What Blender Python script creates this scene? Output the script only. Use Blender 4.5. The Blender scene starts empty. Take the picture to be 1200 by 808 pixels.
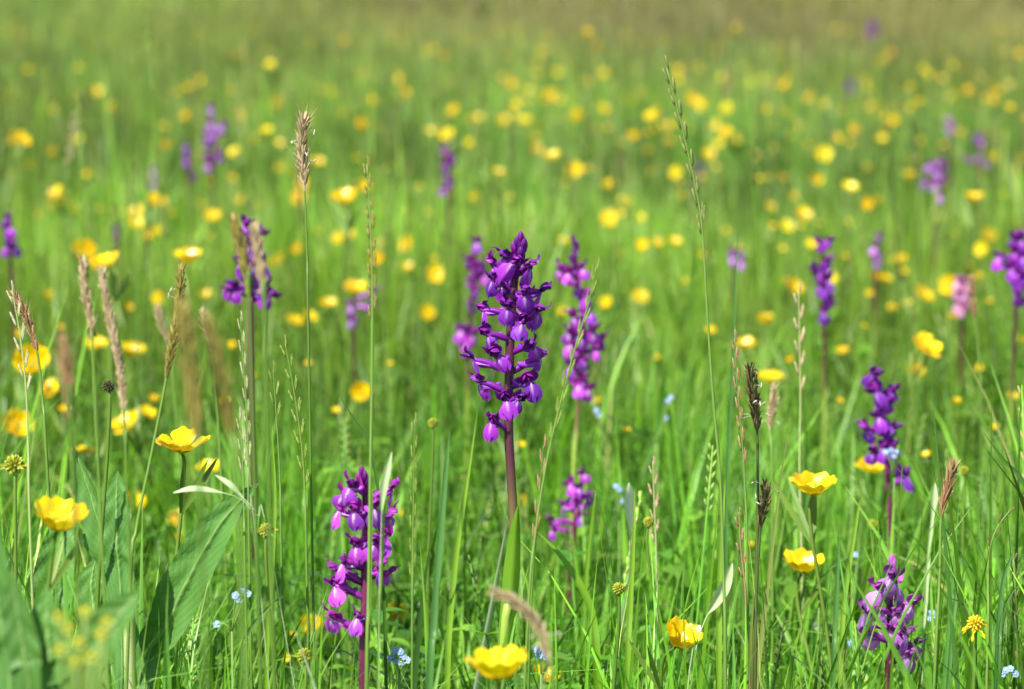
import bpy, math, random
import numpy as np
from mathutils import Vector, Matrix, Euler
R = random.Random(7)
NP = np.random.RandomState(11)
S = bpy.context.scene
COL = S.collection
rad = math.radians

# ------------------------------------------------------------------ camera
H = 0.50                       # lens height above the soil
FPX = 3600.0                   # focal length in pixels of the 1200 px wide photograph
PITCH = math.atan(454.0 / FPX)
cd = bpy.data.cameras.new('camera'); cam = bpy.data.objects.new('camera', cd); COL.objects.link(cam)
S.camera = cam
cam.location = (0, 0, H); cam.rotation_euler = (math.pi/2 - PITCH, 0, 0)
cd.sensor_width = 36; cd.lens = 108; cd.clip_start = 0.02; cd.clip_end = 3000
cd.dof.use_dof = True; cd.dof.focus_distance = 1.5; cd.dof.aperture_fstop = 11.0

# ------------------------------------------------------------------ light
SUN_EL = 50.0          # the sun stands high, to the left of and behind the camera
sdir = Vector((math.cos(rad(SUN_EL))*-0.58, math.cos(rad(SUN_EL))*-0.81, math.sin(rad(SUN_EL)))).normalized()
W = bpy.data.worlds.new('World'); S.world = W; W.use_nodes = True
nt = W.node_tree; nt.nodes.clear()
sky = nt.nodes.new('ShaderNodeTexSky'); sky.sky_type = 'NISHITA'; sky.sun_disc = False
sky.sun_elevation = rad(SUN_EL); sky.sun_rotation = math.atan2(sdir.x, sdir.y)
bg = nt.nodes.new('ShaderNodeBackground'); bg.inputs[1].default_value = 0.10
wo = nt.nodes.new('ShaderNodeOutputWorld')
nt.links.new(sky.outputs[0], bg.inputs[0]); nt.links.new(bg.outputs[0], wo.inputs[0])
sl = bpy.data.lights.new('sun', 'SUN'); sl.energy = 5.0; sl.angle = rad(0.5); sl.color = (1.0, 0.955, 0.88)
so = bpy.data.objects.new('sun', sl); COL.objects.link(so)
so.rotation_euler = sdir.to_track_quat('Z', 'Y').to_euler(); so.location = (0, 0, 5)
S.view_settings.view_transform = 'Standard'; S.view_settings.look = 'None'
S.view_settings.exposure = 0.80; S.view_settings.gamma = 1
S.cycles.max_bounces = 8; S.cycles.transmission_bounces = 6; S.cycles.diffuse_bounces = 4
S.cycles.sample_clamp_indirect = 4; S.cycles.caustics_reflective = False; S.cycles.caustics_refractive = False

FV = Vector((0, math.cos(PITCH), -math.sin(PITCH)))
UV = Vector((0, math.sin(PITCH), math.cos(PITCH)))
def P(px, py, d):
    return Vector((0, 0, H)) + d*(FV + Vector((1, 0, 0))*((px-600)/FPX) + UV*(-(py-404)/FPX))

# ------------------------------------------------------------------ materials
def mat(name, ramp, rough=0.5, trans=0.35, spec=0.4, src='rand', noise=0.0, nscale=60, coat=0.0, bump=0.0, tcol=None, tipcol=None, extra=None, instancer=False, objrand=0.0):
    """ramp: colour stops over the per-piece random number (or over t along the piece)."""
    m = bpy.data.materials.new(name); m.use_nodes = True
    n = m.node_tree.nodes; L = m.node_tree.links; n.clear()
    out = n.new('ShaderNodeOutputMaterial')
    at = n.new('ShaderNodeAttribute'); at.attribute_name = 'pt'
    sp = n.new('ShaderNodeSeparateColor'); L.new(at.outputs['Color'], sp.inputs[0])
    cr = n.new('ShaderNodeValToRGB'); e = cr.color_ramp.elements
    if len(ramp) == 1: ramp = [(0, ramp[0][1]), (1, ramp[0][1])]
    while len(e) < len(ramp): e.new(0.5)
    for i, (p, c) in enumerate(ramp): e[i].position = p; e[i].color = (*c, 1)
    fac = sp.outputs[{'t': 0, 'v': 1, 'rand': 2}[src]]
    L.new(fac, cr.inputs[0]); col = cr.outputs[0]
    def mix(a, b, f, mode='MIX'):
        x = n.new('ShaderNodeMix'); x.data_type = 'RGBA'; x.blend_type = mode
        for sock, v in ((x.inputs[0], f), (x.inputs[6], a), (x.inputs[7], b)):
            if isinstance(v, (int, float)): sock.default_value = v
            elif isinstance(v, tuple): sock.default_value = (*v, 1)
            else: L.new(v, sock)
        return x.outputs[2]
    def math_(op, a, b=None, c=None, clamp=False):
        x = n.new('ShaderNodeMath'); x.operation = op; x.use_clamp = clamp
        for i, v in enumerate((a, b, c)):
            if v is None: continue
            if isinstance(v, (int, float)): x.inputs[i].default_value = v
            else: L.new(v, x.inputs[i])
        return x.outputs[0]
    tc = n.new('ShaderNodeTexCoord')
    if tipcol:      # colour the far end of the piece
        c2, p0, p1 = tipcol
        mr = n.new('ShaderNodeMapRange'); mr.inputs[1].default_value = p0; mr.inputs[2].default_value = p1
        L.new(sp.outputs[0], mr.inputs[0]); col = mix(col, c2, mr.outputs[0])
    if noise:
        nz = n.new('ShaderNodeTexNoise'); nz.inputs['Scale'].default_value = nscale; nz.inputs['Detail'].default_value = 3
        L.new(tc.outputs['Object'], nz.inputs[0])
        f = math_('MULTIPLY_ADD', nz.outputs[0], 2*noise, 1-noise)
        col = mix(col, f, 1.0, 'MULTIPLY')
    if objrand:
        oi = n.new('ShaderNodeObjectInfo'); hs = n.new('ShaderNodeHueSaturation')
        L.new(col, hs.inputs['Color'])
        L.new(math_('MULTIPLY_ADD', oi.outputs['Random'], objrand*0.25, 0.5-objrand*0.125), hs.inputs['Hue'])
        L.new(math_('MULTIPLY_ADD', oi.outputs['Random'], objrand*2, 1-objrand), hs.inputs['Value'])
        col = hs.outputs[0]
    if instancer:   # tint: 0 green .. 1 brown, written per tuft
        ai = n.new('ShaderNodeAttribute'); ai.attribute_type = 'INSTANCER'; ai.attribute_name = 'tint'
        s2 = n.new('ShaderNodeSeparateXYZ'); L.new(ai.outputs['Vector'], s2.inputs[0])
        col = mix(col, (0.26, 0.195, 0.10), s2.outputs[0])
        col = mix(col, (0.30, 0.36, 0.03), s2.outputs[1])
        col = mix(col, math_('MULTIPLY_ADD', s2.outputs[2], 1.15, 0.45), 1.0, 'MULTIPLY')
    if extra: col = extra(n, L, sp, col, mix, math_, tc)
    bs = n.new('ShaderNodeBsdfPrincipled'); L.new(col, bs.inputs['Base Color'])
    bs.inputs['Roughness'].default_value = rough; bs.inputs['Specular IOR Level'].default_value = spec
    bs.inputs['Coat Weight'].default_value = coat; bs.inputs['Coat Roughness'].default_value = 0.25
    if bump:
        nb = n.new('ShaderNodeTexNoise'); nb.inputs['Scale'].default_value = 900; L.new(tc.outputs['Object'], nb.inputs[0])
        bp = n.new('ShaderNodeBump'); bp.inputs['Strength'].default_value = bump; bp.inputs['Distance'].default_value = 0.001
        L.new(nb.outputs[0], bp.inputs['Height']); L.new(bp.outputs[0], bs.inputs['Normal'])
    sh = bs.outputs[0]
    if trans:
        tr = n.new('ShaderNodeBsdfTranslucent')
        if tcol: L.new(mix(col, tcol, 1.0, 'MULTIPLY'), tr.inputs[0])
        else: L.new(col, tr.inputs[0])
        ms = n.new('ShaderNodeMixShader'); ms.inputs[0].default_value = trans
        L.new(sh, ms.inputs[1]); L.new(tr.outputs[0], ms.inputs[2]); sh = ms.outputs[0]
    L.new(sh, out.inputs[0])
    return m

def lip_extra(white):
    def f(n, L, sp, col, mix, math_, tc):
        a = math_('ABSOLUTE', math_('MULTIPLY_ADD', sp.outputs[1], 2.0, -1.0))
        # pale throat patch that fades down the middle of the lip
        w = math_('SUBTRACT', 1.0, math_('ADD', math_('MULTIPLY', a, 1.7), math_('MULTIPLY', sp.outputs[0], 1.25)), clamp=True)
        w = math_('MULTIPLY', w, white, clamp=True)
        col = mix(col, (0.78, 0.55, 0.80), w)
        vo = n.new('ShaderNodeTexVoronoi'); vo.inputs['Scale'].default_value = 700; L.new(tc.outputs['Object'], vo.inputs[0])
        dots = math_('MULTIPLY', math_('LESS_THAN', vo.outputs[0], 0.30), math_('MULTIPLY', w, 1.6, clamp=True))
        return mix(col, (0.22, 0.01, 0.22), dots)
    return f
M = {}
G = lambda *s: list(s)
M['blade'] = mat('grass_blade', [(0, (0.064, 0.190, 0.014)), (0.3, (0.122, 0.300, 0.022)), (0.6, (0.190, 0.390, 0.032)), (0.82, (0.115, 0.280, 0.060)), (0.93, (0.23, 0.41, 0.07)), (1, (0.42, 0.39, 0.15))],
                 rough=0.38, trans=0.42, spec=0.45, noise=0.18, nscale=25, instancer=True, tcol=(1.3, 1.4, 0.5), tipcol=((0.21, 0.36, 0.05), 0.75, 1.3))
M['far'] = M['blade']
M['stem'] = mat('green_stem', [(0, (0.10, 0.21, 0.02)), (1, (0.24, 0.36, 0.06))], rough=0.45, trans=0.2, noise=0.15)
M['seed'] = mat('green_seed_head', [(0, (0.13, 0.21, 0.03)), (0.5, (0.24, 0.29, 0.08)), (1, (0.38, 0.28, 0.13))], rough=0.6, trans=0.3, instancer=True)
M['cover'] = mat('leafy_cover', [(0, (0.045, 0.16, 0.012)), (0.6, (0.085, 0.25, 0.018)), (1, (0.15, 0.32, 0.025))], rough=0.5, trans=0.35, noise=0.2, tcol=(1.3, 1.4, 0.5), instancer=True)
M['bstem'] = mat('buttercup_stem', [(0, (0.10, 0.20, 0.02)), (1, (0.20, 0.30, 0.05))], rough=0.5, trans=0.15, noise=0.15)
M['petal'] = mat('buttercup_petal', [(0, (0.80, 0.47, 0.001)), (0.3, (0.86, 0.58, 0.001)), (1, (0.90, 0.63, 0.002))], src='t', rough=0.3, trans=0.33, spec=0.5, coat=0.1, noise=0.08, nscale=90, objrand=0.16)
M['stamen'] = mat('stamens', [(0, (0.62, 0.50, 0.02)), (1, (0.95, 0.70, 0.02))], rough=0.6, trans=0.1, bump=0.3)
M['green_core'] = mat('buttercup_carpels', [(0, (0.28, 0.38, 0.03)), (1, (0.50, 0.55, 0.06))], rough=0.6, trans=0.1)
M['sepal'] = mat('buttercup_sepal', [(0, (0.34, 0.40, 0.05)), (1, (0.62, 0.58, 0.06))], rough=0.6, trans=0.3)
HUES = {  # lip, hood
 'violet':  ((0.31, 0.034, 0.53), (0.16, 0.012, 0.24), 0.9),
 'magenta': ((0.40, 0.055, 0.55), (0.24, 0.020, 0.27), 1.9),
 'pale':    ((0.50, 0.19, 0.66), (0.28, 0.06, 0.32), 1.9),
 'pink':    ((0.62, 0.30, 0.52), (0.42, 0.14, 0.30), 1.2)}
for k, (lc, hc, wh) in HUES.items():
    l2 = tuple(min(1, c*1.35+0.02) for c in lc)
    M['lip_'+k] = mat('orchid_lip_'+k, [(0, lc), (1, l2)], src='rand', rough=0.5, trans=0.38, spec=0.3, noise=0.16, nscale=220, objrand=0.22, bump=0.12, tcol=(1.2, 0.8, 1.1), extra=lip_extra(wh))
    def veins(n, L, sp, col, mix, math_, tc, hc=hc):
        s = math_('SINE', math_('MULTIPLY', sp.outputs[1], 34.0))
        return mix(col, tuple(c*0.45 for c in hc), math_('MULTIPLY', math_('GREATER_THAN', s, 0.55), 0.55))
    M['hood_'+k] = mat('orchid_hood_'+k, [(0, hc), (1, tuple(min(1, c*1.9+0.01) for c in hc))], src='rand', rough=0.48, trans=0.34, spec=0.35, noise=0.3, nscale=260, objrand=0.25, bump=0.12, tcol=(1.3, 0.5, 1.0), extra=veins)
    M['ovary_'+k] = mat('orchid_ovary_'+k, [(0, tuple(c*0.8 for c in hc)), (1, tuple(min(1, c*1.5) for c in hc))], src='t', rough=0.4, trans=0.1, noise=0.25, nscale=300)
M['ostem'] = mat('orchid_stem', [(0, (0.09, 0.012, 0.045)), (0.30, (0.085, 0.022, 0.035)), (0.40, (0.16, 0.14, 0.04)), (0.44, (0.30, 0.42, 0.07)), (1, (0.22, 0.37, 0.04))], src='t', rough=0.38, trans=0.05, noise=0.15, nscale=120)
M['ostem_dark'] = mat('orchid_stem_dark', [(0, (0.13, 0.015, 0.070)), (0.8, (0.12, 0.02, 0.05)), (1, (0.14, 0.20, 0.03))], src='t', rough=0.38, trans=0.05, noise=0.15, nscale=120)
M['oleaf'] = mat('orchid_leaf', [(0, (0.07, 0.20, 0.02)), (1, (0.12, 0.28, 0.03))], rough=0.35, trans=0.3)
def hs(name, a, b, **k): M[name] = mat(name+'_head', [(0, a), (1, b)], rough=0.6, trans=0.3, noise=0.25, nscale=200, **k)
hs('rye', (0.16, 0.23, 0.04), (0.34, 0.33, 0.12))
hs('pale', (0.42, 0.46, 0.20), (0.66, 0.63, 0.38))
hs('tan', (0.42, 0.31, 0.16), (0.66, 0.52, 0.32))
hs('brown', (0.32, 0.17, 0.075), (0.54, 0.36, 0.18))
hs('dark', (0.12, 0.095, 0.035), (0.26, 0.21, 0.08))
hs('olive', (0.26, 0.25, 0.04), (0.46, 0.36, 0.10))
hs('green', (0.17, 0.27, 0.03), (0.34, 0.42, 0.08))
M['anther'] = mat('pale_anthers', [(0, (0.62, 0.52, 0.42)), (1, (0.80, 0.74, 0.66))], rough=0.7, trans=0.2)
M['stalk_pale'] = mat('pale_stalk', [(0, (0.34, 0.44, 0.14)), (1, (0.52, 0.55, 0.26))], rough=0.5, trans=0.15)
M['stalk_green'] = mat('green_stalk', [(0, (0.11, 0.22, 0.03)), (1, (0.20, 0.34, 0.06))], rough=0.45, trans=0.15)
M['stalk_dark'] = mat('dark_stalk', [(0, (0.05, 0.08, 0.02)), (1, (0.10, 0.13, 0.03))], rough=0.45, trans=0.1)
M['stalk_brown'] = mat('brown_stalk', [(0, (0.22, 0.13, 0.06)), (1, (0.34, 0.22, 0.11))], rough=0.5, trans=0.1)
def leafveins(n, L, sp, col, mix, math_, tc):
    a = math_('ABSOLUTE', math_('MULTIPLY_ADD', sp.outputs[1], 2.0, -1.0))
    mid = math_('SUBTRACT', 1.0, math_('MULTIPLY', a, 14.0), clamp=True)
    s = math_('FRACT', math_('ADD', math_('MULTIPLY', sp.outputs[0], 24.0), math_('MULTIPLY', a, -3.6)))
    side = math_('MULTIPLY', math_('LESS_THAN', s, 0.14), 0.28)
    col = mix(col, (0.26, 0.42, 0.10), side)
    return mix(col, (0.34, 0.46, 0.16), math_('MULTIPLY', mid, 0.7))
M['broad'] = mat('broad_leaf', [(0, (0.070, 0.195, 0.035)), (1, (0.11, 0.26, 0.05))], rough=0.42, trans=0.22, spec=0.4, noise=0.3, nscale=45, tcol=(1.3, 1.4, 0.5), extra=leafveins, bump=0.1)
M['broad_dark'] = mat('broad_leaf_dark', [(0, (0.06, 0.16, 0.03)), (1, (0.09, 0.22, 0.04))], rough=0.45, trans=0.25, spec=0.35, noise=0.22, nscale=45, tcol=(1.3, 1.4, 0.5), extra=leafveins, bump=0.1)
M['blue_blade'] = mat('bluish_grass_blade', [(0, (0.08, 0.21, 0.05)), (1, (0.13, 0.30, 0.08))], rough=0.4, trans=0.38, noise=0.12, nscale=30, tcol=(1.2, 1.3, 0.6))
M['lime_blade'] = mat('yellowish_grass_blade', [(0, (0.16, 0.34, 0.02)), (1, (0.24, 0.42, 0.04))], rough=0.4, trans=0.4, noise=0.12, nscale=30, tcol=(1.3, 1.3, 0.5))
M['dark_blade'] = mat('dark_grass_blade', [(0, (0.035, 0.10, 0.012)), (1, (0.06, 0.15, 0.02))], rough=0.4, trans=0.2, noise=0.12, nscale=30)
M['pale_blade'] = mat('pale_grass_sheath', [(0, (0.44, 0.55, 0.28)), (1, (0.66, 0.74, 0.46))], rough=0.45, trans=0.3, noise=0.1, nscale=60)
M['fmn'] = mat('forget_me_not_petal', [(0, (0.20, 0.34, 0.62)), (1, (0.36, 0.50, 0.74))], rough=0.6, trans=0.3)
M['fmneye'] = mat('forget_me_not_eye', [(0, (0.9, 0.85, 0.5)), (1, (0.9, 0.8, 0.3))], rough=0.6, trans=0.1)
M['yellow_green'] = mat('yellow_green_bud', [(0, (0.30, 0.36, 0.03)), (1, (0.52, 0.52, 0.05))], rough=0.6, trans=0.15, bump=0.2)
gm = bpy.data.materials.new('meadow_soil'); gm.use_nodes = True
n = gm.node_tree.nodes; L = gm.node_tree.links
nz = n.new('ShaderNodeTexNoise'); nz.inputs['Scale'].default_value = 14; nz.inputs['Detail'].default_value = 6
cr = n.new('ShaderNodeValToRGB'); cr.color_ramp.elements[0].color = (0.018, 0.035, 0.008, 1); cr.color_ramp.elements[1].color = (0.06, 0.12, 0.02, 1)
tcx = n.new('ShaderNodeTexCoord'); L.new(tcx.outputs['Object'], nz.inputs[0]); L.new(nz.outputs[0], cr.inputs[0])
# beyond the built grass the sheet carries the meadow's own green and brown
ln = n.new('ShaderNodeVectorMath'); ln.operation = 'LENGTH'; L.new(tcx.outputs['Object'], ln.inputs[0])
mr = n.new('ShaderNodeMapRange'); mr.inputs[1].default_value = 40; mr.inputs[2].default_value = 60; L.new(ln.outputs[1], mr.inputs[0])
n2 = n.new('ShaderNodeTexNoise'); n2.inputs['Scale'].default_value = 0.35; n2.inputs['Detail'].default_value = 8; L.new(tcx.outputs['Object'], n2.inputs[0])
c2 = n.new('ShaderNodeValToRGB'); c2.color_ramp.elements[0].position = 0.35; c2.color_ramp.elements[0].color = (0.08, 0.14, 0.03, 1); c2.color_ramp.elements[1].position = 0.65; c2.color_ramp.elements[1].color = (0.19, 0.15, 0.06, 1)
L.new(n2.outputs[0], c2.inputs[0])
mx = n.new('ShaderNodeMix'); mx.data_type = 'RGBA'; L.new(mr.outputs[0], mx.inputs[0]); L.new(cr.outputs[0], mx.inputs[6]); L.new(c2.outputs[0], mx.inputs[7])
L.new(mx.outputs[2], n['Principled BSDF'].inputs['Base Color']); n['Principled BSDF'].inputs['Roughness'].default_value = 0.95
bpn = n.new('ShaderNodeBump'); bpn.inputs['Distance'].default_value = 0.02; L.new(nz.outputs[0], bpn.inputs['Height']); L.new(bpn.outputs[0], n['Principled BSDF'].inputs['Normal'])

# ------------------------------------------------------------------ mesh helpers
def noise1(x): return math.sin(x*12.9898)*43758.5453 % 1
class MB:
    def __init__(s): s.v = []; s.f = []; s.c = []; s.m = []
    def sheet(s, fn, nu, nv, rnd=None, mi=0):
        r = R.random() if rnd is None else rnd
        o = len(s.v)
        for i in range(nu+1):
            for j in range(nv+1):
                t = i/nu; v = -1 + 2*j/nv
                s.v.append(tuple(fn(t, v))); s.c.append((t, (v+1)/2, r))
        for i in range(nu):
            for j in range(nv):
                a = o+i*(nv+1)+j
                s.f.append((a, a+1, a+nv+2, a+nv+1)); s.m.append(mi)
    def tube(s, pts, rr, n=6, rnd=None, mi=0, t0=0, t1=1, cap=True):
        r = R.random() if rnd is None else rnd
        pts = [Vector(p) for p in pts]; N = len(pts); o = len(s.v)
        if not hasattr(rr, '__len__'): rr = [rr]*N
        up = None
        for i, p in enumerate(pts):
            t = (pts[min(i+1, N-1)] - pts[max(i-1, 0)]).normalized()
            if up is None:
                up = t.orthogonal().normalized()
            up = (up - t*up.dot(t)); up = up.normalized() if up.length > 1e-6 else t.orthogonal().normalized()
            w = t.cross(up)
            for k in range(n):
                a = 2*math.pi*k/n
                s.v.append(tuple(p + (up*math.cos(a)+w*math.sin(a))*rr[i])); s.c.append((t0+(t1-t0)*i/(N-1), k/n, r))
        for i in range(N-1):
            for k in range(n):
                a = o+i*n+k; b = o+i*n+(k+1) % n
                s.f.append((a, b, b+n, a+n)); s.m.append(mi)
        if cap:
            s.f.append(tuple(o+(N-1)*n+k for k in range(n))); s.m.append(mi)
            s.f.append(tuple(o+k for k in reversed(range(n)))); s.m.append(mi)
    def blob(s, c, rx, ry, rz, axis=None, nu=5, nv=6, rnd=None, mi=0, jitter=0):
        """closed ellipsoid, long axis rz along axis"""
        r = R.random() if rnd is None else rnd
        q = (axis.to_track_quat('Z', 'Y') if axis is not None else Matrix.Identity(3).to_quaternion())
        o = len(s.v); c = Vector(c)
        s.v.append(tuple(c + q @ Vector((0, 0, -rz)))); s.c.append((0, 0, r))
        for i in range(1, nu):
            a = math.pi*i/nu
            for k in range(nv):
                bb = 2*math.pi*k/nv; j = 1+R.uniform(-jitter, jitter)
                s.v.append(tuple(c + q @ Vector((rx*math.sin(a)*math.cos(bb)*j, ry*math.sin(a)*math.sin(bb)*j, -rz*math.cos(a))))); s.c.append((i/nu, k/nv, r))
        s.v.append(tuple(c + q @ Vector((0, 0, rz)))); s.c.append((1, 0, r)); e = len(s.v)-1
        for k in range(nv):
            k2 = (k+1) % nv
            s.f.append((o, o+1+k2, o+1+k)); s.m.append(mi)
            for i in range(nu-2):
                a = o+1+i*nv
                s.f.append((a+k, a+k2, a+nv+k2, a+nv+k)); s.m.append(mi)
            a = o+1+(nu-2)*nv
            s.f.append((a+k, a+k2, e)); s.m.append(mi)
    def add(s, other, mtx, mi=None):
        o = len(s.v)
        s.v += [tuple(mtx @ Vector(p)) for p in other.v]; s.c += other.c
        s.f += [tuple(i+o for i in f) for f in other.f]; s.m += other.m if mi is None else [mi]*len(other.m)
    def mesh(s, name, mats, smooth=True):
        me = bpy.data.meshes.new(name); me.from_pydata(s.v, [], s.f); 
        a = me.color_attributes.new('pt', 'FLOAT_COLOR', 'POINT')
        arr = np.ones((len(s.v), 4), 'f'); arr[:, :3] = np.array(s.c, 'f'); a.data.foreach_set('color', arr.ravel())
        for m in (mats if isinstance(mats, (list, tuple)) else [mats]): me.materials.append(m)
        me.polygons.foreach_set('material_index', s.m)
        me.polygons.foreach_set('use_smooth', [smooth]*len(s.f)); me.update()
        return me
def crom(pts, n):
    """smooth curve through pts, n samples"""
    pts = [Vector(p) for p in pts]
    if len(pts) == 2: return [pts[0].lerp(pts[1], i/(n-1)) for i in range(n)]
    q = [2*pts[0]-pts[1]] + pts + [2*pts[-1]-pts[-2]]; out = []
    for i in range(n):
        u = i/(n-1)*(len(pts)-1); k = min(int(u), len(pts)-2); t = u-k
        p0, p1, p2, p3 = q[k:k+4]
        out.append(0.5*((2*p1)+(-p0+p2)*t+(2*p0-5*p1+4*p2-p3)*t*t+(-p0+3*p1-3*p2+p3)*t**3))
    return out
def lerpl(xs, ys, t):
    return float(np.interp(t, xs, ys))
def leaf_sheet(mb, path, prof, width, face=Vector((0, -1, 0)), cup=0.25, nv=4, nu=10, twist=0.0, ripple=0.0, rnd=None, mi=0, side0=None, vein=0.0):
    """lance/strap leaf along path; prof(t) 0..1 half-width profile; face = way the upper side looks"""
    pts = crom(path, nu+1); ph = R.random()*9
    def fn(t, v):
        i = min(int(round(t*nu)), nu); p = pts[i]
        tg = (pts[min(i+1, nu)]-pts[max(i-1, 0)]).normalized()
        sd = tg.cross(face) if side0 is None else side0
        sd = sd - tg*sd.dot(tg)
        sd = sd.normalized() if sd.length > 1e-5 else tg.orthogonal().normalized()
        if twist: sd = Matrix.Rotation(twist*t, 3, tg) @ sd
        nn = sd.cross(tg).normalized(); w = width*prof(t)
        off = cup*w*abs(v)**1.3 + ripple*w*(math.sin(t*38+ph+v*2)*abs(v)+0.5*math.sin(t*55+abs(v)*7))
        if vein:
            q = (t*24-abs(v)*3.6) % 1
            off += vein*w*(abs(q-0.5)*2)**2*-0.5*min(1, abs(v)*5) + vein*w*0.9*math.exp(-(v*9)**2)
        return p + sd*(w*v) + nn*off
    mb.sheet(fn, nu, nv, rnd=rnd, mi=mi)
def link(name, me, parent=None, mtx=None, **props):
    o = bpy.data.objects.new(name, me); COL.objects.link(o)
    if parent: o.parent = parent
    if mtx is not None: o.matrix_basis = mtx
    for k, v in props.items(): o[k] = v
    return o
def thing(name, loc, label, cat, group=None):
    o = bpy.data.objects.new(name, None); COL.objects.link(o); o.location = loc; o.empty_display_size = 0.01
    o['label'] = label; o['category'] = cat
    if group: o['group'] = group
    return o
T = Matrix.Translation
def rotm(x=0, y=0, z=0): return Euler((x, y, z)).to_matrix().to_4x4()

# ------------------------------------------------------------------ ground
me = bpy.data.meshes.new('ground'); g = MB()
xs = [-900, -300, -80, -30, -12, -6, -3, -1.5, 0, 1.5, 3, 6, 12, 30, 80, 300, 900]; ys = [-200, -40, -8, -2, 0, 1, 2, 3, 4, 6, 9, 14, 22, 40, 80, 250, 1500]
for y in ys:
    for x in xs: g.v.append((x, y, 0)); g.c.append((0, 0, 0))
nx = len(xs)
for j in range(len(ys)-1):
    for i in range(nx-1): g.f.append((j*nx+i, j*nx+i+1, (j+1)*nx+i+1, (j+1)*nx+i)); g.m.append(0)
link('ground', g.mesh('ground', gm), kind='structure')

# ------------------------------------------------------------------ grass: tufts scattered by geometry nodes from the object's own mesh
def scatter_tree():
    ng = bpy.data.node_groups.new('scatter_tufts', 'GeometryNodeTree')
    ng.interface.new_socket('Geometry', in_out='INPUT', socket_type='NodeSocketGeometry')
    ng.interface.new_socket('Geometry', in_out='OUTPUT', socket_type='NodeSocketGeometry')
    N = ng.nodes; Lk = ng.links.new
    gi = N.new('NodeGroupInput'); go = N.new('NodeGroupOutput')
    def na(name, typ):
        x = N.new('GeometryNodeInputNamedAttribute'); x.data_type = typ; x.inputs['Name'].default_value = name; return x.outputs['Attribute']
    sep = N.new('GeometryNodeSeparateGeometry'); sep.domain = 'POINT'
    Lk(gi.outputs[0], sep.inputs['Geometry']); Lk(na('is_seed', 'BOOLEAN'), sep.inputs['Selection'])
    sp = N.new('GeometryNodeSplitToInstances'); sp.domain = 'FACE'
    Lk(sep.outputs['Inverted'], sp.inputs['Geometry']); Lk(na('variant', 'INT'), sp.inputs['Group ID'])
    ip = N.new('GeometryNodeInstanceOnPoints'); ip.inputs['Pick Instance'].default_value = True
    Lk(sep.outputs['Selection'], ip.inputs['Points']); Lk(sp.outputs['Instances'], ip.inputs['Instance'])
    Lk(na('pick', 'INT'), ip.inputs['Instance Index']); Lk(na('rot', 'FLOAT_VECTOR'), ip.inputs['Rotation']); Lk(na('scl', 'FLOAT_VECTOR'), ip.inputs['Scale'])
    Lk(ip.outputs[0], go.inputs[0])
    return ng
SCT = scatter_tree()
def scatter(name, tufts, mats, pts, rot, scl, tint, label, cat):
    g = MB(); var = []
    for k, t in enumerate(tufts):
        g.add(t, Matrix.Identity(4)); var += [k]*len(t.v)
    nt_ = len(g.v); n = len(pts)
    g.v += [tuple(p) for p in pts]; g.c += [(0, 0, 0)]*n
    me = g.mesh(name, mats)
    def attr(nm, ty, arr, key='value'):
        a = me.attributes.new(nm, ty, 'POINT'); a.data.foreach_set(key, arr.ravel())
    attr('is_seed', 'BOOLEAN', np.r_[np.zeros(nt_, bool), np.ones(n, bool)])
    attr('variant', 'INT', np.r_[np.array(var), np.zeros(n)].astype('i'))
    attr('pick', 'INT', np.r_[np.zeros(nt_), NP.randint(0, len(tufts), n)].astype('i'))
    z = np.zeros((nt_, 3))
    attr('rot', 'FLOAT_VECTOR', np.r_[z, rot].astype('f'), 'vector')
    attr('scl', 'FLOAT_VECTOR', np.r_[z, scl].astype('f'), 'vector')
    attr('tint', 'FLOAT_VECTOR', np.r_[z, tint].astype('f'), 'vector')
    o = link(name, me, kind='stuff', label=label, category=cat)
    md = o.modifiers.new('scatter', 'NODES'); md.node_group = SCT
    return o
def blade(mb, x, y, h, lean, az, w, curve, nu=7, kink=None, mi=0):
    """one grass blade: V-folded, arching"""
    r = R.random(); dx, dy = math.cos(az), math.sin(az)
    face = az + math.pi/2 + R.uniform(-0.9, 0.9); sx, sy = math.cos(face), math.sin(face)
    pts = []
    px = pz = 0; a = lean
    for i in range(nu+1):
        pts.append((x+dx*px, y+dy*px, pz)); st = h/nu
        t = i/nu; aa = a + curve*t*t + (kink if kink and t > 0.62 else 0)
        px += math.sin(aa)*st; pz += math.cos(aa)*st
    o = len(mb.v)
    for i, p in enumerate(pts):
        t = i/nu; ww = w*(0.75+0.5*t if t < 0.4 else 0.95*(1-((t-0.4)/0.6)**1.7)+0.02)/1.0
        for j in (-1, 0, 1):
            k = 0.35*ww if j == 0 else 0
            mb.v.append((p[0]+sx*ww*j*0.5-sy*k*0.5, p[1]+sy*ww*j*0.5+sx*k*0.5, p[2])); mb.c.append((t, (j+1)/2, r))
    for i in range(nu):
        for j in (0, 1):
            q = o+i*3+j; mb.f.append((q, q+1, q+4, q+3)); mb.m.append(mi)
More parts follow.
